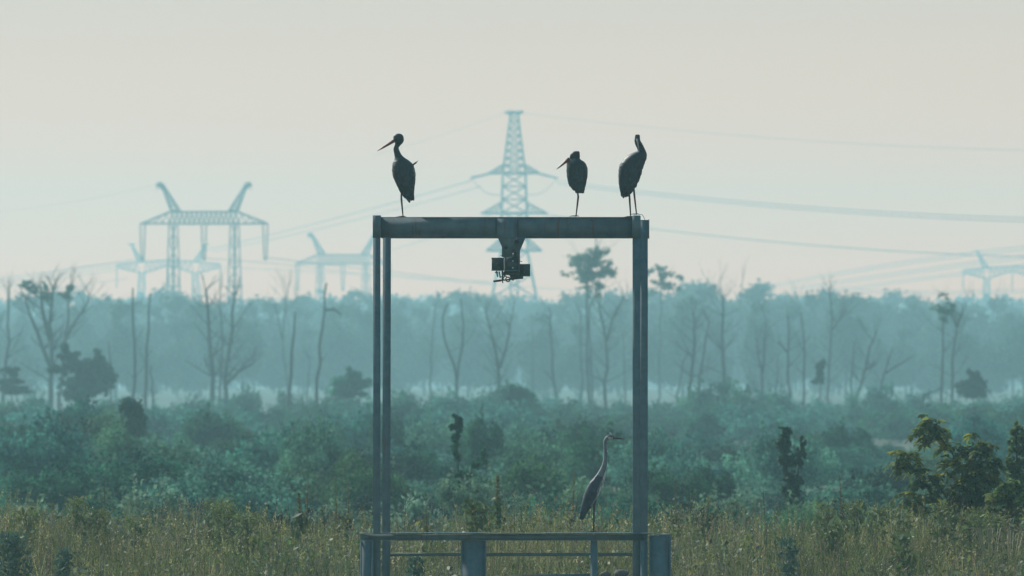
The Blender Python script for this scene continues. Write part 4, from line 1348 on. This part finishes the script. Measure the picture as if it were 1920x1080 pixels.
# ------------------------------------------------------------------ grass on the bank
def blades(x, y, h, w, lean, cols, z=None, segs=3):
    n = len(x)
    z0 = gz(x, y) - .02 if z is None else z
    a = rng.uniform(0, 2 * np.pi, n)
    face = rng.uniform(0, np.pi, n)
    dx, dy = np.cos(a) * lean, np.sin(a) * lean
    wx, wy = np.cos(face) * w / 2, np.sin(face) * w / 2
    Vs = []
    for s in range(segs + 1):
        f = s / segs
        cxx = x + dx * f ** 2; cyy = y + dy * f ** 2
        zz = z0 + h * f * (1 - .12 * f * np.minimum(1, lean / h))
        k_ = 1 - .85 * f ** 1.5
        Vs.append(np.stack([cxx - wx * k_, cyy - wy * k_, zz], 1)); Vs.append(np.stack([cxx + wx * k_, cyy + wy * k_, zz], 1))
    V = np.stack(Vs, 1).reshape(-1, 3)
    m_ = 2 * (segs + 1)
    base = (np.arange(n) * m_)[:, None, None]
    q = np.array([[2 * s, 2 * s + 1, 2 * s + 3, 2 * s + 2] for s in range(segs)])[None]
    F = (base + q).reshape(-1, 4)
    tip = np.stack([x + dx, y + dy, z0 + h * .88], 1)
    return V, F, np.repeat(cols, m_, 0), tip

def palette(n, cols, wts, x, y, var=.45):
    # patches: the mix of species drifts over the bank
    cols = np.array(cols)
    ph = np.stack([np.sin(x * (.7 + .23 * i) + y * (1.1 - .3 * i) + 2.1 * i) for i in range(len(cols))], 1)
    w = np.array(wts)[None] * np.exp(ph * .9)
    w /= w.sum(1, keepdims=True)
    cum = w.cumsum(1)
    pick = (rng.random((n, 1)) > cum).sum(1).clip(0, len(cols) - 1)
    return cols[pick] * rng.uniform(1 - var, 1 + var, (n, 1)) * rng.uniform(.95, 1.05, (n, 3))

def grass():
    Vall, Fall, Call = [], [], []
    off = 0
    def addm(V, F, c):
        nonlocal off
        Vall.append(V); Fall.append(F + off); Call.append(c); off += len(V)
    GRN, OLV, STR, RED, GRY, YEL = (.085, .13, .035), (.18, .19, .055), (.36, .32, .15), (.15, .115, .085), (.15, .18, .125), (.20, .21, .06)
    # ordinary blades, growing in tussocks
    nt_ = 3400
    tx = rng.uniform(-7.6, 7.6, nt_); ty = rng.uniform(100.8, 114.5, nt_)
    dens = np.clip(.65 + .35 * np.sin(tx * 1.9 + 2 * np.sin(ty * .9)) + .3 * np.sin(tx * 4.7 + ty * 2.1), .15, 1.4)
    cnt = rng.poisson(30 * dens)
    ti = np.repeat(np.arange(nt_), cnt); n = len(ti)
    off_ = rng.normal(0, .085, (n, 2))
    x = tx[ti] + off_[:, 0]; y = ty[ti] + off_[:, 1]
    th = rng.uniform(.62, 1.30, nt_) * (1 + .10 * np.sin(tx * 1.7 + 1))
    h = (rng.gamma(11, .036, n) * th[ti]).clip(.1, .82)
    tc = palette(nt_, [GRN, OLV, STR, RED, GRY], [.40, .36, .10, .07, .14], tx, ty, .35)
    cb = tc[ti] * rng.uniform(.4, 1.6, (n, 1))
    V, F, c, _ = blades(x, y, h, rng.uniform(.005, .013, n), rng.uniform(.03, .34, n), cb)
    addm(V, F, c)
    # matted dead blades low in the sward
    n = 9000
    x = rng.uniform(-7.6, 7.6, n); y = rng.uniform(101, 113, n)
    V, F, c, _ = blades(x, y, rng.uniform(.08, .3, n), rng.uniform(.005, .010, n), rng.uniform(.25, .5, n), palette(n, [STR, RED, GRY], [.5, .3, .2], x, y))
    addm(V, F, c)
    # seeding stems
    n = 12000
    x = rng.uniform(-7.6, 7.6, n); y = rng.uniform(102.5, 115, n)
    h = (rng.gamma(12, .043, n) * (1 + .15 * np.sin(x * 2.1) * np.sin(x * .8 + 2))).clip(.3, .95)
    V, F, c, tip = blades(x, y, h, rng.uniform(.004, .007, n), rng.uniform(.02, .18, n), palette(n, [OLV, STR, RED, YEL], [.3, .35, .2, .12], x, y))
    addm(V, F, c)
    kk = 9
    cc = np.repeat(tip, kk, 0) + rng.normal(0, 1, (n * kk, 3)) * np.array([.010, .010, .040]) - np.array([0, 0, .03])
    V, F, c = leaf_quads(cc, .012, 2.2, up=1.2)
    pc = np.repeat(palette(n, [STR, RED, OLV, YEL, GRY], [.30, .22, .26, .14, .1], x, y), kk * 4, 0)
    addm(V, F, c * pc)
    # low leafy herbs
    n = 26000
    x = rng.uniform(-7.6, 7.6, n); y = rng.uniform(101, 114, n)
    keep = np.sin(x * 1.3 + 2 * np.sin(y * .8)) + np.sin(x * 3.7 + y * 1.9) * .6 > .1
    x, y = x[keep], y[keep]; n = len(x)
    C_ = np.stack([x, y, gz(x, y) + rng.uniform(.1, .55, n)], 1)
    V, F, c = leaf_quads(C_, .038, 1.9, up=.3)
    addm(V, F, c * np.repeat(palette(n, [GRN, GRY, OLV], [.5, .3, .2], x, y), 4, 0))
    # small white flecks scattered through the grass
    n = 260
    x = rng.uniform(-6, 6, n); y = rng.uniform(102, 111.5, n)
    C_ = np.stack([x, y - .05, gz(x, y) + rng.uniform(.35, .68, n)], 1)
    V, F, c = leaf_quads(C_, .012, 1.2)
    addm(V, F, np.ones_like(c) * .75)
    me = mesh_np("grass", np.concatenate(Vall), np.concatenate(Fall), np.concatenate(Call))
    tag(link("grass", me, M['grass']), "tall mixed meadow grass covering the bank behind the gantry", "grass", kind="stuff")
grass()

# ------------------------------------------------------------------ single weeds on the bank
def weed(name, px, topy, Yd, style, label, cat="weed", group=None, seed=0):
    rs_ = np.random.default_rng(seed + 500)
    x = (px - 960) * K * Yd
    zb = float(gz(np.array([x]), np.array([Yd]))[0])
    top = CZ + (720 - topy) * K * Yd
    h = max(.3, top - zb)
    base = Vector((x, Yd, zb))
    root = empty(name, base, label, cat, group)
    lean = rs_.uniform(-.06, .06)
    m = MB()
    m.tube([(0, 0, -.03), (lean * .3, 0, h * .4), (lean * .8, 0, h * .75), (lean, 0, h)], [.006, .005, .004, .002], 5)
    def lf(n, z0, z1, spread, size, elong, col, up=.3, taper=0.0, nm="leaves"):
        z = rs_.uniform(z0, z1, n) * h
        r = spread * (1 - taper * (z - z0 * h) / max(1e-3, (z1 - z0) * h)) * rs_.uniform(.15, 1, n)
        a = rs_.uniform(0, 2 * np.pi, n)
        C_ = np.stack([lean * (z / h) + np.cos(a) * r, np.sin(a) * r, z], 1)
        V, F, c = leaf_quads(C_, size, elong, up=up)
        link(nm, mesh_np(nm, V, F, c * np.array(col)), M['weed'], root)
    if style == 'dock':
        m.build("stem", M['stem'], root)
        lf(200, .62, 1.0, .045, .017, 1.5, (.14, .14, .055), taper=.75, nm="seed_head")
        lf(46, .42, .76, .11, .05, 2.6, (.09, .14, .05), up=.5, taper=.5)
    elif style == 'spike':
        m.build("stem", M['stem'], root)
        lf(120, .55, 1.0, .020, .013, 1.8, (.15, .15, .06), taper=.6, nm="seed_head")
        lf(24, .3, .6, .07, .04, 2.4, (.07, .085, .03))
    elif style == 'goldenrod':
        for k_ in range(6):
            a = rs_.uniform(0, 6.28); r = rs_.uniform(.03, .13)
            m.tube([(0, 0, h * .35), (math.cos(a) * r * .6, math.sin(a) * r * .6, h * .75), (math.cos(a) * r, math.sin(a) * r, h * rs_.uniform(.88, 1))], [.004, .003, .002], 4)
        m.build("stem", M['stem'], root)
        parts = []
        for (n_, a0, a1, sp, sz, el, cc_) in ((190, .2, .97, .14, .034, 2.6, (.13, .18, .065)), (170, .80, 1.02, .16, .013, 1.3, (.27, .28, .08))):
            z = rs_.uniform(a0, a1, n_) * h; a = rs_.uniform(0, 6.28, n_); r_ = sp * np.sqrt(rs_.uniform(.02, 1, n_))
            V, F, c = leaf_quads(np.stack([lean * z / h + np.cos(a) * r_, np.sin(a) * r_, z], 1), sz, el, up=.3)
            parts.append((V, F, c * np.array(cc_)))
        link("foliage", mesh_np("foliage", np.concatenate([parts[0][0], parts[1][0]]), np.concatenate([parts[0][1], parts[1][1] + len(parts[0][0])]), np.concatenate([parts[0][2], parts[1][2]])), M['weed'], root)
    elif style == 'wormwood':
        for k_ in range(9):
            a = rs_.uniform(0, 6.28); r = rs_.uniform(.05, .22 if px < 60 else .1)
            m.tube([(0, 0, h * .1), (math.cos(a) * r * .6, math.sin(a) * r * .6, h * .5), (math.cos(a) * r, math.sin(a) * r, h * rs_.uniform(.7, 1))], [.004, .003, .002], 4)
        m.build("stem", M['stem'], root)
        lf(1100 if px < 60 else 420, .25, 1.08, .34 if px < 60 else .17, .026, 2.6, (.07, .14, .10), up=.5, taper=.5)
    elif style == 'twig':
        for k_ in range(5):
            s_ = 1 if k_ % 2 else -1
            z = h * (.5 + .1 * k_)
            m.tube([(lean * z / h, 0, z), (lean * z / h + s_ * .05, 0, z + .05), (lean * z / h + s_ * .06, 0, z + .12)], [.003, .002, .001], 4)
        m.build("stem", M['rust'], root)
    elif style == 'plume':
        for k_ in range(12):
            s_ = rs_.uniform(-1, 1)
            q = [(s_ * .05, rs_.uniform(-.05, .05), 0), (s_ * .12, 0, h * .6), (s_ * .22, 0, h * .95), (s_ * .34, 0, h * rs_.uniform(.8, .98))]
            m.tube(q, [.003, .003, .006, .002], 5)
        m.build("arching_blades", simple_mat("dry_straw", (.26, .24, .14), (.40, .36, .22), 10), root)
    elif style == 'leafy':
        m.build("stem", M['stem'], root)
        lf(120, .3, .98, .15, .05, 2.6, (.10, .15, .05), up=-.2)
    return root

W = [
 ("dock_plant", 932, 890, 109.6, 'dock', "tall seeding dock with broad leaves, between the gantry posts"),
 ("dock_plant", 1068, 884, 109.8, 'spike', "slim brown seed spike just left of the heron"),
 ("weed_stalk", 897, 936, 109, 'leafy', "short leafy weed left of the seeding dock"),
 ("dead_stalk", 966, 942, 109, 'twig', "dark reddish dead stalk right of the seeding dock"),
 ("weed_stalk", 985, 950, 108.5, 'spike', "small brown spike right of the dead stalk"),
 ("weed_stalk", 755, 915, 110, 'twig', "thin dark stalk beside the left gantry posts"),
 ("weed_stalk", 802, 925, 110, 'spike', "thin brown stalk midway along the left half of the opening"),
 ("dead_stalk", 200, 895, 110, 'twig', "tall dark dead stalk left of the pale bush"),
 ("goldenrod_plant", 140, 932, 110, 'goldenrod', "yellow-topped weed clump left of the tall dark stalk"),
 ("goldenrod_plant", 52, 952, 109, 'goldenrod', "yellow-flowered weed near the left edge"),
 ("goldenrod_plant", 185, 955, 109.5, 'goldenrod', "yellow-tipped weed beneath the tall dark stalk"),
 ("goldenrod_plant", 395, 936, 110, 'goldenrod', "yellow weed right of the big pale bush, taller one"),
 ("goldenrod_plant", 425, 946, 109.5, 'goldenrod', "yellow weed right of the big pale bush, shorter one"),
 ("goldenrod_plant", 466, 962, 109, 'goldenrod', "small yellow-green weed half way from edge to gantry"),
 ("goldenrod_plant", 252, 968, 108.5, 'goldenrod', "low yellow-green weed in front of the pale bush"),
 ("weed_stalk", 574, 905, 110, 'spike', "tallest pale spike left of the gantry"),
 ("weed_stalk", 636, 893, 110.3, 'spike', "thin green spike close to the left gantry posts"),
 ("weed_stalk", 649, 905, 110, 'spike', "second thin spike close to the left gantry posts"),
 ("weed_stalk", 566, 925, 109.6, 'dock', "pale bushy seed spike beneath the tallest one"),
 ("weed_stalk", 1581, 892, 109.8, 'spike', "tall brown seed spike above the yellow weeds at right"),
 ("weed_stalk", 1270, 896, 111, 'spike', "slender pale spike right of the right gantry post"),
 ("weed_stalk", 1322, 930, 110, 'spike', "reddish spike right of the right gantry post"),
 ("weed_stalk", 1440, 912, 110.5, 'twig', "thin dark stalk left of the twin dark columns"),
 ("goldenrod_plant", 1552, 942, 109.6, 'goldenrod', "bright yellow-green weed, leftmost of the right-hand clump"),
 ("goldenrod_plant", 1608, 938, 109.8, 'goldenrod', "orange-yellow weed in the middle of the right-hand clump"),
 ("goldenrod_plant", 1640, 950, 109.4, 'goldenrod', "yellow weed closing the right-hand clump"),
 ("goldenrod_plant", 1690, 955, 108.8, 'goldenrod', "yellow-topped weed below the sapling's left branch"),
 ("goldenrod_plant", 1770, 945, 108.8, 'goldenrod', "yellow-topped weed right below the sapling's trunk"),
 ("goldenrod_plant", 1820, 952, 108.4, 'goldenrod', "yellow-topped weed right of the sapling's foot"),
 ("goldenrod_plant", 1870, 962, 108, 'goldenrod', "yellow-topped weed near the right edge"),
 ("leafy_weed", 1560, 975, 107.5, 'leafy', "dark broad-leaved weed below the right-hand yellow clump"),
 ("leafy_weed", 1690, 1000, 106, 'leafy', "dark drooping-leaved weed in the right-hand grass"),
 ("wormwood", 28, 1012, 103.6, 'wormwood', "blue-green bushy wormwood in the bottom left corner"),
 ("wormwood", 118, 1040, 103.4, 'wormwood', "small blue-green wormwood right of the corner one"),
 ("wormwood", 1478, 1020, 104, 'wormwood', "blue-green wormwood at the bottom right of the gantry"),
 ("wormwood", 770, 1052, 103, 'wormwood', "dark green bushy weed under the lower rail"),
 ("reed_tuft", 1858, 984, 106.5, 'plume', "pale dry arching grass tuft near the right edge"),
 ("reed_tuft", 1893, 990, 106, 'plume', "pale dry arching grass tuft at the right edge"),
 ("dead_stalk", 1757, 958, 107.5, 'twig', "short dark stake-like stalk beneath the sapling"),
]
for i, (nm, px, ty, Yd, st, lab) in enumerate(W):
    grp = {"goldenrod_plant": "yellow-topped weeds on the bank", "weed_stalk": "seed spikes standing above the grass", "wormwood": "blue-green wormwood bushes", "reed_tuft": "dry arching grass tufts"}.get(nm)
    weed(nm, px, ty, Yd, st, lab, {"goldenrod_plant": "weed", "reed_tuft": "grass tuft"}.get(nm, "weed"), grp, seed=i)

# stones by the foot of the right leg
for i, (px, py, rx, ry, lab) in enumerate([(1165, 1076, .085, .05, "grey-brown stone under the rail, right one by the gantry leg"), (1135, 1078, .06, .04, "smaller stone under the rail, left of the other")]):
    c = P(px, py, 101.8)
    m = MB(c)
    R = [(c.x, c.y, c.z - ry * 3 + 0, rx * .9, rx * .8, 1, 0)] + [(c.x + rx * .1 * math.sin(t * 5 + i), c.y, c.z + ry * math.sin(t), rx * math.cos(t) * (1 + .12 * math.sin(t * 7)), rx * .8 * math.cos(t), 1, 0) for t in [-.9, -.5, 0, .35, .7, 1.0, 1.3, 1.5]]
    loft(m, R, 10, .12, i)
    tag(m.build("field_stone", M['stone'], smooth=False), lab, "stone", "stones under the gantry rail")

# ------------------------------------------------------------------ sapling with drooping compound leaves, right foreground
def sapling(name, Yd, limbs, clusters, label, seed, leaf=.10):
    rs_ = np.random.default_rng(seed)
    bx = limbs[0][0][0]
    x = (bx - 960) * K * Yd
    zb = float(gz(np.array([x]), np.array([Yd]))[0])
    base = Vector((x, Yd, zb))
    root = empty(name, base, label, "sapling")
    m = MB(base)
    for li, L in enumerate(limbs):
        q = [P(a, b, Yd + rs_.uniform(-.05, .05)) for a, b in L]
        if li == 0: q[0] = Vector((q[0].x, Yd, zb - .05))
        m.tube(q, [(.014 if li == 0 else .009) * (1 - .65 * i / (len(q) - 1)) for i in range(len(q))], 6)
    V, F, C_ = [], [], []
    for (px, py, rpx, n) in clusters:
        c = P(px, py, Yd) - base
        for t in range(int(n * 1.5)):
            d = rs_.normal(size=3); d[2] = d[2] * .45 + .25; d /= np.linalg.norm(d)
            start = np.array(c) + rs_.normal(size=3) * rpx * K * Yd * .22 * np.array([1, 1.1, .7])
            Lr = rpx * K * Yd * rs_.uniform(.55, 1.0)
            rach = [start + d * Lr * f + np.array([0, 0, -.55 * Lr * f * f]) for f in (0, .33, .66, 1)]
            m.tube([Vector(p_) + base for p_ in rach], [.0028, .002, .0015, .001], 3)
            tone_ = np.array([1.0, 1, 1]) * rs_.uniform(.65, 1.35)
            if rs_.random() < .12: tone_ = tone_ * np.array([2.2, 1.7, .9])
            for k_ in range(9):         # leaflets in pairs along the rachis
                f = .25 + .75 * (k_ // 2) / 4
                p0 = start + d * Lr * f + np.array([0, 0, -.55 * Lr * f * f])
                side = np.cross(d, [0, 0, 1.0]); side /= np.linalg.norm(side) + 1e-6
                s_ = 1 if k_ % 2 else -1
                dirn = d * .5 + side * s_ * (.8 if k_ < 8 else 0) + np.array([0, 0, -.35]) + rs_.normal(size=3) * .15
                dirn /= np.linalg.norm(dirn)
                ll = leaf * rs_.uniform(.6, 1.1)
                w_ = np.cross(dirn, rs_.normal(size=3) * .5 + np.array([0, 0, 1.0])); w_ /= np.linalg.norm(w_) + 1e-6
                o_ = len(V)
                wd = ll * .24
                V += [p0, p0 + dirn * ll * .35 + w_ * wd, p0 + dirn * ll * .75 + w_ * wd * .75 + np.array([0, 0, -.1 * ll]), p0 + dirn * ll + np.array([0, 0, -.22 * ll]),
                      p0 + dirn * ll * .75 - w_ * wd * .75 + np.array([0, 0, -.1 * ll]), p0 + dirn * ll * .35 - w_ * wd]
                F += [[o_, o_ + 1, o_ + 2, o_ + 5], [o_ + 5, o_ + 2, o_ + 4], [o_ + 4, o_ + 2, o_ + 3]]
                C_ += [tone_] * 6
    link("leaves", mesh_np("leaves", np.array(V), F, np.array(C_)), M['near'], root)
    m.build("stems", M['bark'], root)
    return root
sapling("ash_sapling", 111.5,
        [[(1835, 960), (1818, 915), (1800, 880), (1783, 845), (1760, 815), (1745, 800)], [(1775, 935), (1755, 905), (1735, 885), (1712, 868), (1700, 858)], [(1830, 930), (1828, 880), (1830, 850), (1835, 825)], [(1832, 900), (1850, 860), (1862, 835)]],
        [(1742, 792, 34, 9), (1732, 808, 30, 8), (1755, 805, 30, 7), (1748, 822, 26, 6), (1775, 835, 24, 6), (1692, 850, 30, 8), (1705, 862, 32, 8), (1688, 872, 22, 4), (1722, 880, 26, 6), (1740, 892, 24, 5),
         (1815, 850, 34, 9), (1835, 842, 30, 9), (1855, 840, 28, 8), (1818, 815, 12, 2), (1800, 870, 32, 9), (1835, 870, 34, 12), (1858, 868, 26, 8), (1780, 868, 24, 6), (1810, 900, 32, 11), (1838, 905, 32, 12), (1855, 895, 26, 8),
         (1825, 930, 32, 12), (1790, 915, 26, 8), (1760, 920, 28, 8), (1720, 912, 26, 7), (1700, 925, 26, 6), (1740, 935, 30, 8), (1845, 935, 26, 8), (1790, 950, 34, 12), (1830, 955, 34, 12), (1750, 955, 30, 8), (1810, 935, 34, 12), (1715, 945, 26, 6), (1860, 955, 28, 8), (1770, 890, 24, 6), (1830, 980, 30, 12), (1800, 975, 30, 9), (1850, 985, 28, 9), (1838, 1005, 26, 8), (1770, 970, 26, 6)],
        "dark compound-leaved sapling with drooping leaves at right on the bank", 5)
sapling("edge_sapling", 110.5, [[(1905, 985), (1895, 945), (1890, 925)]],
        [(1885, 915, 26, 6), (1905, 912, 30, 8), (1920, 925, 30, 8), (1890, 935, 30, 8), (1870, 930, 22, 5), (1915, 945, 30, 8), (1895, 960, 32, 10), (1880, 975, 32, 10), (1912, 980, 32, 10), (1905, 1005, 30, 10), (1890, 1000, 26, 8)],
        "low drooping sapling cut by the right edge of the picture", 8)
bush(128, [(1905, 810, 9, 16), (1900, 835, 14, 18), (1912, 860, 16, 22), (1898, 880, 12, 18), (1915, 900, 20, 26), (1918, 830, 12, 24), (1888, 870, 8, 12)], 2600, .035, M['near'],
     "blurred upright bush rising at the right edge behind the saplings", "upright_bush", "bush", [(1908, 900), (1905, 815)])

# ------------------------------------------------------------------ the hazy air
m = MB()
m.box(-420, 420, -80, 2600, -2.4, 57)
hz = m.build("haze", None)
hm = bpy.data.materials.new("hazy_air")
hm.use_nodes = True
ht = hm.node_tree
ht.nodes.remove(ht.nodes["Principled BSDF"])
pv = ht.nodes.new("ShaderNodeVolumePrincipled")
pv.inputs["Color"].default_value = (*HAZE_COLOR, 1)
pv.inputs["Density"].default_value = HAZE_DENSITY
pv.inputs["Anisotropy"].default_value = HAZE_G
ht.links.new(pv.outputs[0], ht.nodes["Material Output"].inputs["Volume"])
hz.data.materials.append(hm)
tag(hz, "pale morning haze filling the air over the meadow and forest", "haze", kind="stuff")
hz.display_type = 'WIRE'
